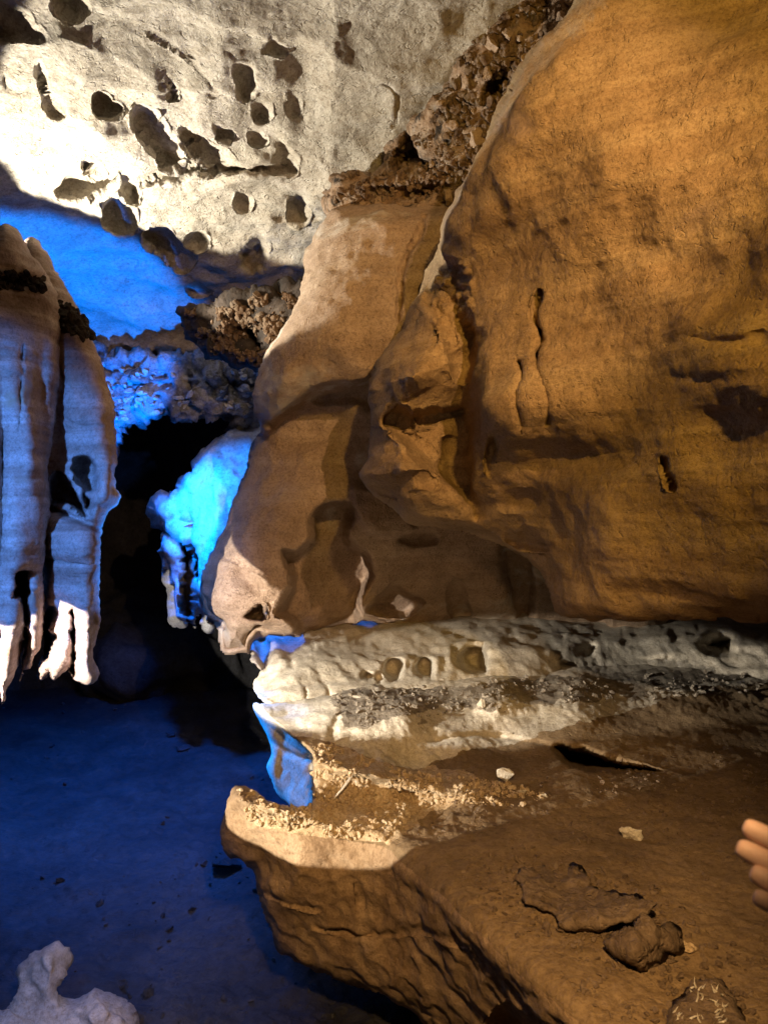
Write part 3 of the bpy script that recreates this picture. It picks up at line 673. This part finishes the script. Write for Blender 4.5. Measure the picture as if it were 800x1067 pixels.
def sh(py, h=.85): return F*h/(py-CY)
top = [(x, y, sh(y)) for x, y in [(400, 872), (470, 940), (530, 1000), (600, 1060), (700, 900), (800, 1000), (500, 810), (600, 800), (800, 800), (800, 720), (1300, 720), (1300, 900), (560, 900)]]
top += [(240, 832, 2.08), (300, 852, 1.99), (330, 830, 2.20), (380, 806, 2.38), (800, 1150, 1.08), (1300, 1300, .85), (700, 1300, .87),
        (360, 790, 2.46), (430, 796, 2.56), (520, 768, 2.80), (640, 745, 3.08), (280, 742, 2.72), (330, 752, 2.62), (360, 748, 2.66), (420, 744, 2.72), (520, 738, 2.90), (600, 728, 3.13), (450, 722, 3.07), (550, 712, 3.33), (700, 708, 3.6), (300, 733, 2.85), (420, 712, 3.22), (560, 700, 3.53), (800, 690, 4.05), (1300, 690, 4.1)]
face = [(236, 842, 2.17), (300, 868, 2.03), (400, 878, 1.93), (470, 945, 1.62), (530, 1005, 1.41), (600, 1065, 1.25), (240, 900, 2.22), (262, 905, 2.2), (285, 980, 2.22), (350, 1020, 2.15), (430, 1050, 2.05), (400, 960, 2.0), (520, 1067, 1.66), (470, 1010, 1.78), (300, 930, 2.08),
        (240, 740, 1.95), (400, 760, 1.65), (600, 900, 1.0), (700, 1067, 1.0), (600, 1200, 1.4), (800, 1200, .9)]
def m_face(p):
    x, y = p.T
    e = np.interp(x, [230, 300, 400, 470, 530, 600, 640], [850, 872, 880, 944, 1004, 1062, 1100])
    return sstep((y-e-6)/24.)
def m_top(p): return 1-m_face(p)
def m_soil(p):
    x, y = p.T
    a = sstep((y-705)/8.)*sstep((752-y-.02*(x-400))/10.)*sstep((x-335)/20.)
    return a
def m_grav(p):
    x, y = p.T
    return sstep((y-770-.0*x)/14.)*sstep((872-y)/10.)*sstep((520-x)/40.)*sstep((y-(845-.6*(x-300)-25))/20.)
shelf = relief('shelf', 'rock_shelf', [(268, 733), (300, 728), (345, 724), (400, 708), (500, 700), (650, 690), (800, 682), (1500, 675), (1500, 1700), (760, 1700), (600, 1250), (530, 1120), (480, 1098), (450, 1082), (430, 1058), (404, 1040), (360, 1028), (320, 1008), (292, 990), (276, 962), (266, 930), (264, 908), (250, 898), (236, 892), (230, 876), (232, 856), (238, 828), (246, 818), (256, 818), (268, 826), (290, 836), (320, 842), (326, 836), (326, 800), (322, 784), (308, 772), (290, 758), (276, 746)],
    [top, face], M_shelf,
    [('q', [(575, 778), (584, 774), (610, 780), (640, 790), (690, 803), (660, 806), (620, 804), (592, 800), (582, 788)], .9, 7),
     ('l', [(450, 772), (500, 766), (540, 770), (580, 778)], 2.5, .03),
     ('b', 290, 842, 60, 10, 8, .09), ('b', 250, 828, 10, 10, 0, .04), ('b', 395, 808, 85, 11, 12, .20), ('b', 350, 862, 60, 8, 10, .02), ('b', 340, 845, 40, 8, 10, -.02),
     ('b', 640, 850, 80, 20, 0, -.02), ('l', [(346, 768), (352, 745), (370, 735)], 4, .02),
     ('l', [(372, 925), (375, 945)], 2, .02), ('l', [(330, 968), (380, 975), (440, 972), (480, 990)], 3, .02), ('l', [(275, 930), (300, 942), (330, 950)], 2.5, .02),
     ('q', [(505, 1075), (520, 1052), (545, 1058), (565, 1085), (560, 1110), (520, 1110)], .2, 8),
     ('b', 555, 1030, 6, 8, 0, .0), ('b', 410, 1020, 60, 20, 20, .03), ('b', 520, 955, 60, 12, 45, .0)],
    [('fbm', .4, .016), ('fbm', .12, .008, m_top), ('fbm', .035, .004), ('scal', .055, .013, m_face, (1, 1, .75)), ('fbm', .2, .02, m_face), ('lump', .05, .005, m_soil), ('ridge', .10, .008, m_soil), ('lump', .025, .005, m_grav), ('fbm', .07, .016, m_grav), ('lump', .035, .0025, m_top)],
    roll=(7, .07), thick=.5, jit=1.5, k=.08, step=2.0)
tag(shelf, 'wide brown mud covered rock shelf with scalloped underside in front', 'rock shelf')
# one material with four stone surfaces blended over the mud: bare grey bank, rubble, scalloped flank, sandy gravel
def shelf_material(o):
    m = bpy.data.materials.new('shelf_surfaces'); m.use_nodes = True; nt = m.node_tree; N = nt.nodes; L = nt.links
    N.remove(N['Principled BSDF'])
    mud = rock_mat('', [(.15, .105, .06), (.25, .175, .10), (.33, .24, .14)], 3., .45, 70, pock=.5, dist=.007, into=m)
    bank = rock_mat('', [(.48, .43, .35), (.60, .55, .46), (.68, .62, .53)], 4., .4, 80, pock=.3, into=m)
    scree = rock_mat('', [(.16, .13, .10), (.30, .26, .21), (.40, .36, .30)], 14., .7, 80, pock=.6, into=m)
    flank = rock_mat('', [(.30, .21, .13), (.38, .27, .17), (.42, .30, .20)], 3., .45, 70, streak=.5, pock=.3, into=m)
    grav = rock_mat('', [(.42, .30, .17), (.55, .42, .27), (.66, .56, .42)], 20., .6, 120, pock=.4, into=m)
    tc = N.new('ShaderNodeTexCoord'); nn = N.new('ShaderNodeTexNoise'); nn.inputs['Scale'].default_value = 55; nn.inputs['Detail'].default_value = 6
    L.new(tc.outputs['Object'], nn.inputs['Vector'])
    cur = mud
    for nm, sh_ in (('bank', bank), ('rubble', scree), ('flank', flank), ('sand', grav)):
        at = N.new('ShaderNodeAttribute'); at.attribute_name = nm
        ad = N.new('ShaderNodeMath'); ad.operation = 'MULTIPLY_ADD'; L.new(nn.outputs[0], ad.inputs[0]); ad.inputs[1].default_value = .9; L.new(at.outputs['Fac'], ad.inputs[2])
        mr = N.new('ShaderNodeMapRange'); mr.interpolation_type = 'SMOOTHSTEP'; mr.inputs[1].default_value = .85; mr.inputs[2].default_value = 1.05; L.new(ad.outputs[0], mr.inputs[0])
        mx = N.new('ShaderNodeMixShader'); L.new(mr.outputs[0], mx.inputs[0]); L.new(cur, mx.inputs[1]); L.new(sh_, mx.inputs[2]); cur = mx.outputs[0]
    L.new(cur, N['Material Output'].inputs[0])
    me = o.data; me.materials.clear(); me.materials.append(m)
    n = len(me.vertices); c = np.zeros(n*3); me.vertices.foreach_get('co', c); c = c.reshape(-1, 3)+np.array(o.location)
    px = CX+c[:, 0]/c[:, 1]*F; py = CY-(c[:, 2]-CAMZ)/c[:, 1]*F
    nz = 16*fbm(np.c_[px/22, py/14, px*0], 4, 2)
    soft = lambda d, w=6.: np.clip(.5+d/w, 0, 1)
    e = np.interp(px, [260, 330, 360, 430, 500, 560, 640, 700, 800], [772, 768, 782, 802, 780, 766, 744, 724, 707])
    bank_m = soft(e-py-nz*.5)
    ec = np.interp(px, [340, 380, 430, 520, 620, 800], [746, 758, 744, 734, 728, 712])
    rub_m = soft(ec-py-nz)*soft(py+nz*.6-np.interp(px, [340, 420, 600, 800], [722, 714, 706, 694]))*soft(px+nz-348)*soft(e-4-py)
    e2 = np.interp(px, [230, 300, 400, 470, 530, 600, 640], [848, 868, 880, 944, 1004, 1062, 1100])
    fl_m = np.maximum(soft(py+nz*.3-e2)*(px < 660), soft(262-px-nz*.3)*soft(py-800))
    gx = np.interp(py, [760, 790, 815, 840, 875], [350, 430, 520, 470, 400])
    g_m = soft(py+nz*.6-776-np.clip(px-330, 0, 90)*.2)*soft(e2+nz*.3-py)*soft(gx-px-nz*1.6, 14)*soft(px-262-nz*.3)*(1-bank_m)
    for nm, v in (('bank', bank_m), ('rubble', rub_m), ('flank', fl_m), ('sand', g_m)):
        at = me.attributes.new(nm, 'FLOAT', 'POINT'); at.data.foreach_set('value', v.astype(np.float32))
shelf_material(shelf)

# pillar face under the left end of the bank, blue lit
wedge = relief('wedge', 'bank_wall', [(266, 734), (284, 742), (304, 762), (322, 780), (330, 800), (334, 846), (310, 846), (290, 832), (282, 818), (276, 800), (282, 780), (272, 752)],
    [[(270, 740, 2.87), (320, 785, 2.64), (325, 840, 2.55), (290, 830, 2.72), (278, 790, 2.84)]],
    M_ledge, [('l', [(280, 770), (300, 785), (324, 792)], 3, .03), ('b', 284, 800, 6, 20, 0, .03)],
    [('fbm', .2, .02), ('fbm', .06, .006)], roll=(8, .07), thick=.5, jit=1.0)
tag(wedge, 'smooth blue lit rock face dropping from the left end of the ledge', 'rock face')

# ------------------------------------------------------------------ crusts and small stones (countless)
g = scatter('leftA', 'crust_rubble', 160, [(-10, 282), (30, 285), (48, 292), (44, 304), (20, 302), (-10, 300)], .006, .022, M_chunkd, 1, 11, .8, .1, 1.5)
tag(g, 'dark crust crossing the top of the left rock curtain', kind='stuff')
g = scatter('leftB', 'crust_rubble', 160, [(58, 318), (72, 322), (88, 338), (94, 352), (80, 352), (62, 342)], .006, .028, M_chunkd, 1, 12, .8, .1, 1.5)
tag(g, 'dark crust on the shoulder of the lilac pillar', kind='stuff')
g = scatter('shelf', 'gravel', 3200, [(246, 822), (300, 838), (330, 838), (322, 780), (345, 772), (380, 790), (430, 806), (520, 814), (575, 830), (540, 842), (470, 836), (430, 850), (400, 876), (340, 872), (260, 856)], .0018, .014, M_grav, 1, 13, .8, .35, 5, lambda q: clump(q, 26, -.18, 9))
tag(g, 'sandy gravel spread over the front corner of the rock shelf', kind='stuff')
g = scatter('shelf', 'rubble', 1300, [(345, 722), (400, 712), (560, 704), (700, 700), (800, 690), (800, 722), (640, 732), (480, 742), (380, 760), (340, 750)], .002, .018, M_scree, 1, 14, .6, .4, 5, lambda q: clump(q, 30, -.15, 3))
tag(g, 'loose grey rubble along the foot of the pale ledge', kind='stuff')
g = scatter('floor', 'rubble', 220, [(-20, 720), (200, 700), (300, 760), (300, 900), (420, 1060), (-20, 1060)], .004, .028, M_floor, 1, 15, .6, .45, 4, lambda q: clump(q, 60, .0, 3))
tag(g, 'scattered mud crumbs on the dark floor', kind='stuff')
g = scatter('shelf', 'mud_crumbs', 1400, [(460, 800), (800, 780), (800, 1067), (640, 1067), (480, 930), (430, 870)], .002, .011, M_clod, 1, 16, .6, .35, 3, lambda q: clump(q, 50, .0, 8))
tag(g, 'small brown crumbs of mud over the shelf', kind='stuff')

g = scatter('shelf', 'mud_crumbs', 500, [(520, 900), (580, 895), (690, 925), (720, 1000), (690, 1030), (620, 1010), (560, 970), (525, 935)], .003, .013, M_clod, 1, 17, .6, .3, 2.5)
tag(g, 'crumbs of dried mud round the broad slab', kind='stuff')
g = scatter('band', 'rock_chips', 170, [(105, 380), (190, 384), (290, 386), (295, 440), (240, 430), (200, 424), (130, 436), (108, 440)], .01, .045, M_far, 1, 18, .5, .3, 3, lambda q: clump(q, 24, -.05, 2))
tag(g, 'blue lit chips of the broken layer over the black opening', kind='stuff')

# ------------------------------------------------------------------ single stones
def stone(name, key, px, py, size, mat, label, cat='stone', rot=(0, 0, 0), sub=3, seed=1, group=None, sink=.25, rough=.3):
    h, n = hit(key, px, py)
    v, f = lump_geo((0, 0, 0), size, rot, sub, seed, rough, 9)
    v = v-np.array([0, 0, v[:, 2].min()]); v += np.array(h)-np.array([0, 0, sink*size[2]])
    o = mesh_obj(name, v, f, mat, smooth=False); return tag(o, label, cat, group)
stone('stone', 'shelf', 525, 818, (.040, .024, .030), M_white, 'white blocky stone standing on the mud shelf, largest of the pale stones', rot=(0, 0, .2), seed=5, sink=-.3)
stone('stone', 'shelf', 655, 874, (.036, .018, .022), M_white, 'white ragged fragment alone on open brown mud', rot=(0, 0, -.2), seed=8, rough=.6, sink=0)
stone('stone', 'shelf', 567, 831, (.010, .008, .007), M_white, 'tiny pale pebble at the right end of the gravel streak', seed=9)
stone('stone', 'shelf', 545, 827, (.018, .010, .006), M_white, 'low flat pale chip just right of the largest white stone', seed=12)
stone('stone', 'shelf', 502, 737, (.022, .014, .022), M_ledge, 'small pointed stone on the rubble below the pale ledge', rot=(0, 0, .6), seed=15)
stone('stone', 'shelf', 372, 726, (.035, .02, .008), M_ledge, 'flat pale flake lying at the left end of the rubble strip', rot=(0, 0, .1), seed=18)
stone('stone', 'shelf', 600, 832, (.006, .006, .004), M_grav, 'single speck of gravel on bare mud', seed=21) if False else None
stone('stone', 'shelf', 370, 815, (.010, .009, .008), M_white, 'round pale pebble touching the tip of the white stick', seed=22)
stone('stone', 'shelf', 717, 990, (.026, .016, .013), M_grav, 'knobbly tan stone right of the dark mud clod', rot=(0, 0, -.5), seed=25, rough=.6)
stone('stone', 'floor', 188, 782, (.07, .05, .03), M_floor, 'low wet stone on the blue floor near the passage', seed=28)
stone('stone', 'floor', 178, 768, (.05, .04, .02), M_floor, 'smaller wet stone on the blue floor, just behind the low one', seed=29)
stone('stone', 'floor', 236, 905, (.09, .06, .04), M_floor, 'dark wet stone on the floor below the shelf corner', seed=31)

# stick
h1, _ = hit('shelf', 347, 836); h2, _ = hit('shelf', 371, 814)
a_ = np.array(h1)+np.array([0, 0, .008]); b_ = np.array(h2)+np.array([0, 0, .040]); dv = b_-a_; sd = np.cross(dv, [0, 0, 1]); sd /= np.linalg.norm(sd)
VV, FF = [], []
for i in range(9):
    t = i/8; w = .0045*math.sin(math.pi*min(1, t*.9+.08))**.6+.0006; c = a_+dv*t+sd*.006*math.sin(t*3)
    for j in range(6):
        an = j*math.pi/3; VV.append(c+sd*w*math.cos(an)+np.array([0, 0, 1])*w*.5*math.sin(an))
    if i: FF += [(6*(i-1)+j, 6*(i-1)+(j+1) % 6, 6*i+(j+1) % 6, 6*i+j) for j in range(6)]
FF += [tuple(range(5, -1, -1)), tuple(48+j for j in range(6))]
tag(mesh_obj('stick', VV, FF, M_white), 'thin white stick lying on the gravel beside the blue lit face', 'stick')

# flat slab and clods near the camera
slab = relief('slab', 'mud_slab', [(536, 912), (550, 904), (566, 902), (580, 906), (600, 904), (614, 912), (618, 924), (640, 932), (662, 934), (682, 938), (686, 944), (672, 952), (662, 956), (650, 962), (630, 966), (604, 966), (584, 966), (576, 956), (560, 946), (548, 940), (544, 930)],
    [[(540, 910, sh(910, .825)), (610, 906, sh(906, .835)), (684, 942, sh(942, .775)), (590, 964, sh(964, .82)), (600, 935, sh(935, .82))]], M_clod, [('b', 600, 916, 30, 6, 0, .02)],
    [('fbm', .10, .024), ('ridge', .05, .008), ('fbm', .015, .004)], roll=(5, .03), thick=.07, jit=3, step=1.5)
tag(slab, 'broad flat slab of dried mud on the near shelf', 'slab')
clod = relief('clod', 'mud_clod', [(628, 976), (640, 970), (656, 968), (664, 960), (676, 958), (684, 966), (700, 972), (702, 984), (690, 992), (690, 1004), (676, 1014), (660, 1010), (652, 998), (636, 990)],
    [[(630, 976, sh(976, .82)), (700, 980, sh(980, .81)), (665, 1012, sh(1012, .83)), (665, 985, sh(985, .775))]], M_clod, [],
    [('fbm', .07, .026), ('ridge', .04, .010), ('fbm', .015, .004)], roll=(8, .04), thick=.07, jit=3, step=1.5)
tag(clod, 'rough broken clod of mud in front of the broad slab', 'clod')
clod2 = relief('clod2', 'mud_clod', [(700, 1062), (712, 1040), (726, 1028), (744, 1022), (756, 1032), (766, 1050), (780, 1085), (700, 1090)],
    [[(702, 1060, sh(1060, .81)), (750, 1026, sh(1026, .79)), (740, 1085, sh(1085, .79)), (776, 1060, sh(1060, .8))]], M_clod, [],
    [('fbm', .08, .016), ('ridge', .03, .007)], roll=(8, .05), thick=.08, jit=3, step=1.5)
tag(clod2, 'dark clod bristling with white crystal strands at the lower edge', 'clod')
# white strands on it
r_ = np.random.default_rng(5); VV, FF = [], []
for i in range(42):
    cxp = r_.choice([708, 726, 748, 752], p=[.3, .2, .25, .25])+r_.normal()*4; cyp = {0: 1058}.get(0)+r_.uniform(-30, 8)
    h, n = hit('clod2', cxp, cyp)
    if h is None: continue
    d = Vector((r_.normal()*.5, -.4+r_.normal()*.3, .9)).normalized(); L_ = r_.uniform(.006, .024); w = .0017
    s_ = d.cross(Vector((0, 1, 0))).normalized(); u_ = d.cross(s_); o_ = len(VV)
    base = h-d*.004
    for t, k_ in ((0, 1.3), (.5, .9), (1, .1)):
        c = base+d*L_*t+s_*.003*math.sin(3*t+i)
        VV += [tuple(c+s_*w*k_), tuple(c+u_*w*k_), tuple(c-s_*w*k_), tuple(c-u_*w*k_)]
    for q in (0, 4): FF += [(o_+q+j, o_+q+(j+1) % 4, o_+q+4+(j+1) % 4, o_+q+4+j) for j in range(4)]
mesh_obj('crystal_strands', VV, FF, M_white, parent=clod2)

# stalagmite, bottom left
stal = relief('stal', 'stalagmite', [(-40, 1062), (4, 1056), (16, 1044), (18, 1020), (26, 1000), (38, 989), (54, 986), (66, 990), (71, 1002), (66, 1018), (60, 1030), (66, 1038), (78, 1040), (88, 1034), (102, 1031), (114, 1038), (124, 1050), (134, 1062), (146, 1110), (100, 1150), (-60, 1150)],
    [[(45, 1000, 2.15), (20, 1060, 2.1), (100, 1050, 2.12), (60, 1130, 1.95), (0, 1100, 2.0)]], M_ledge, [('b', 50, 1015, 12, 30, 0, .05), ('b', 100, 1060, 20, 16, 0, .05)],
    [('fbm', .15, .035), ('ridge', .10, .02), ('fbm', .04, .008)], roll=(14, .10), thick=.35, jit=4)
tag(stal, 'knobbly pale stalagmite rising at the bottom left corner', 'stalagmite')

# ------------------------------------------------------------------ person at the right
def plain(name, col, rough=.7, sss=0.):
    m = bpy.data.materials.new(name); m.use_nodes = True; nt = m.node_tree; b = nt.nodes['Principled BSDF']
    b.inputs['Roughness'].default_value = rough
    n = nt.nodes.new('ShaderNodeTexNoise'); n.inputs['Scale'].default_value = 60; n.inputs['Detail'].default_value = 6
    mx = nt.nodes.new('ShaderNodeMix'); mx.data_type = 'RGBA'; nt.links.new(n.outputs[0], mx.inputs[0])
    mx.inputs[6].default_value = (*[c*.75 for c in col], 1); mx.inputs[7].default_value = (*[min(1, c*1.2) for c in col], 1)
    nt.links.new(mx.outputs[2], b.inputs['Base Color'])
    bp = nt.nodes.new('ShaderNodeBump'); bp.inputs['Strength'].default_value = .25; bp.inputs['Distance'].default_value = .001
    nt.links.new(n.outputs[0], bp.inputs['Height']); nt.links.new(bp.outputs[0], b.inputs['Normal'])
    if sss: b.inputs['Subsurface Weight'].default_value = sss; b.inputs['Subsurface Radius'].default_value = (.01, .004, .002); b.inputs['Subsurface Scale'].default_value = .5
    return m
M_skin = plain('skin', (.62, .42, .36), .5, .15); M_jack = plain('jacket_cloth', (.05, .06, .08)); M_trou = plain('trouser_cloth', (.07, .07, .075)); M_hair = plain('hair', (.03, .02, .015)); M_shoe = plain('shoe_leather', (.05, .04, .03)); M_nail = plain('nail', (.72, .48, .40), .3)
def skin(name, pts, edges, rad, mat, parent, root=0, sub=2):
    me = bpy.data.meshes.new(name); me.from_pydata([tuple(p) for p in pts], edges, []); ob = bpy.data.objects.new(name, me); COL.objects.link(ob)
    ob.modifiers.new('s', 'SKIN'); ob.modifiers.new('u', 'SUBSURF').levels = sub
    for i, v in enumerate(me.skin_vertices[0].data):
        r = rad[i]; v.radius = r if isinstance(r, tuple) else (r, r); v.use_root = (i == root)
    bpy.context.view_layer.update()
    dg = bpy.context.evaluated_depsgraph_get(); nm = bpy.data.meshes.new_from_object(ob.evaluated_get(dg))
    bpy.data.objects.remove(ob); nm.polygons.foreach_set('use_smooth', np.ones(len(nm.polygons), bool)); nm.materials.clear(); nm.materials.append(mat)
    o = bpy.data.objects.new(name, nm); COL.objects.link(o); o.parent = parent; o.matrix_parent_inverse = Matrix.Translation(parent.location).inverted(); return o
per = bpy.data.objects.new('person', None); COL.objects.link(per); per.location = (.72, -.05, 0)
tag(per, 'hand reaching in from the right edge above the mud shelf, fingers pointing left', 'person')
bpy.context.view_layer.update()
# hand: tips laid out at arm's length from the viewer
HY = .50
wr = P(985, 985, HY+.02); ax = (P(771, 884, HY)-wr).normalized()
pts, ed, rad = [], [], []
def add(p, r, to=None):
    pts.append(Vector(p)); rad.append(r)
    if to is not None: ed.append((to, len(pts)-1))
    return len(pts)-1
fore = add(wr+Vector((.13, -.03, -.07)), (.036, .034)); w0 = add(wr, (.026, .020), fore)
pc = add(P(925, 955, HY+.01), (.036, .015), w0); pk = add(P(885, 935, HY+.005), (.036, .013), pc)
tips = [(P(779, 865, HY), P(874, 905, HY)), (P(772, 887, HY-.004), P(868, 926, HY-.002)), (P(787, 914, HY-.014), P(868, 947, HY-.010)), (P(790, 940, HY-.024), P(872, 966, HY-.016))]
fr = [.0076, .0078, .0075, .0066]
hand = skin('hand', pts, ed, rad, M_skin, per, 1)
for (tp, kn), r in zip(tips, fr):
    d = tp-kn; q, e, rr = [], [], []
    bow = Vector((0, .010, 0))
    for i, (t, k) in enumerate(((-.45, 1.0), (0, 1.12), (.22, 1.0), (.46, 1.08), (.62, .98), (.80, 1.0), (.93, .92), (.985, .6))):
        q.append(kn+d*t+bow*(max(0, t)**2)*1.0-Vector((0, .006, 0))*math.sin(max(0, t)*3.14)); rr.append(r*k)
        if i: e.append((i-1, i))
    skin('finger', q, e, rr, M_skin, hand if False else per, 1)
th = [P(955, 945, HY+.01), P(925, 910, HY+.03), P(890, 885, HY+.05), P(862, 872, HY+.062), P(852, 869, HY+.066)]
skin('thumb', th, [(0, 1), (1, 2), (2, 3), (3, 4)], [.016, .0125, .0105, .0095, .006], M_skin, per, 0)
el = wr+Vector((.22, -.18, -.10)); shd = Vector((.60, -.02, 1.38)); cx_ = .74
skin('body', [(cx_, -.05, 1.34), (cx_, -.05, 1.47), (cx_, -.07, 1.56), (cx_, -.055, 1.60)], [(0, 1), (1, 2), (2, 3)], [(.10, .08), .058, .055, .05], M_skin, per, 0)
hv, hf = ICO[4]; hv = hv.copy(); x_, y_, z_ = hv.T
W_ = np.where(z_ < 0, 1-.28*(-z_)**1.5, 1.0)
face = np.clip(y_, 0, 1)
y2 = y_*.098+.024*np.exp(-(x_/.13)**2-((z_+.12)/.16)**2)*(face > .3)-.010*np.exp(-((abs(x_)-.36)/.16)**2-((z_-.08)/.12)**2)*(face > .3)+.006*np.exp(-(x_/.28)**2-((z_+.48)/.08)**2)*(face > .3)
x2 = x_*.076*W_+np.sign(x_)*.014*np.exp(-((abs(x_)-1)/.12)**2-((y_+.1)/.16)**2-((z_)/.24)**2); z2_ = z_*.118
hm = mesh_obj('head', np.c_[x2+cx_, y2-.05, z2_+1.66], hf, M_skin, parent=per)
for ex in (-.028, .028):
    ev, ef = ICO[2]; mesh_obj('eye', ev*.011+np.array([cx_+ex, .031, 1.668]), ef, M_white, parent=per)
skin('hair', [(cx_, -.10, 1.66), (cx_, -.085, 1.72), (cx_, -.04, 1.745)], [(0, 1), (1, 2)], [.074, .086, .07], M_hair, per, 0)
sl = wr+Vector((.06, -.015, -.032))
skin('jacket', [(cx_, -.05, 1.0), (cx_, -.05, 1.2), (cx_, -.05, 1.38), (cx_-.17, -.04, 1.38), el, sl, (cx_+.17, -.08, 1.38), (cx_+.20, -.12, 1.12), (cx_+.17, -.02, .90), (cx_, -.05, .90)],
     [(0, 1), (1, 2), (2, 3), (3, 4), (4, 5), (2, 6), (6, 7), (7, 8), (0, 9)], [(.16, .11), (.16, .12), (.14, .10), .075, .055, .046, .075, .05, .035, (.17, .12)], M_jack, per, 0)
skin('trousers', [(cx_, -.05, .92), (cx_-.09, -.05, .80), (cx_-.10, -.04, .47), (cx_-.11, -.06, .09), (cx_+.09, -.05, .80), (cx_+.10, -.04, .47), (cx_+.11, -.06, .09)],
     [(0, 1), (1, 2), (2, 3), (0, 4), (4, 5), (5, 6)], [(.15, .11), .095, .068, .055, .095, .068, .055], M_trou, per, 0)
for sx in (-.11, .11): skin('shoe', [(cx_+sx, -.10, .05), (cx_+sx, -.02, .05), (cx_+sx, .11, .04)], [(0, 1), (1, 2)], [.045, .045, .036], M_shoe, per, 0)

# the floor and shelf edge carry on under and behind the viewer
gx = np.arange(-4, 4.01, .08); gy = np.arange(-4, .95, .08); GX, GY = np.meshgrid(gx, gy)
V = np.c_[GX.ravel(), GY.ravel(), np.full(GX.size, -.012)]; V[:, 2] += .03*fbm(V/.8, 3, 2)-.01*np.clip(V[:, 1]+.2, 0, 1)
nx = len(gx); ids = np.arange(len(V)).reshape(len(gy), nx)
Q = np.stack([ids[:-1, :-1].ravel(), ids[:-1, 1:].ravel(), ids[1:, 1:].ravel(), ids[1:, :-1].ravel()], 1)
tag(mesh_obj('path', V, Q, M_floor), 'muddy path where the visitors stand', kind='structure')
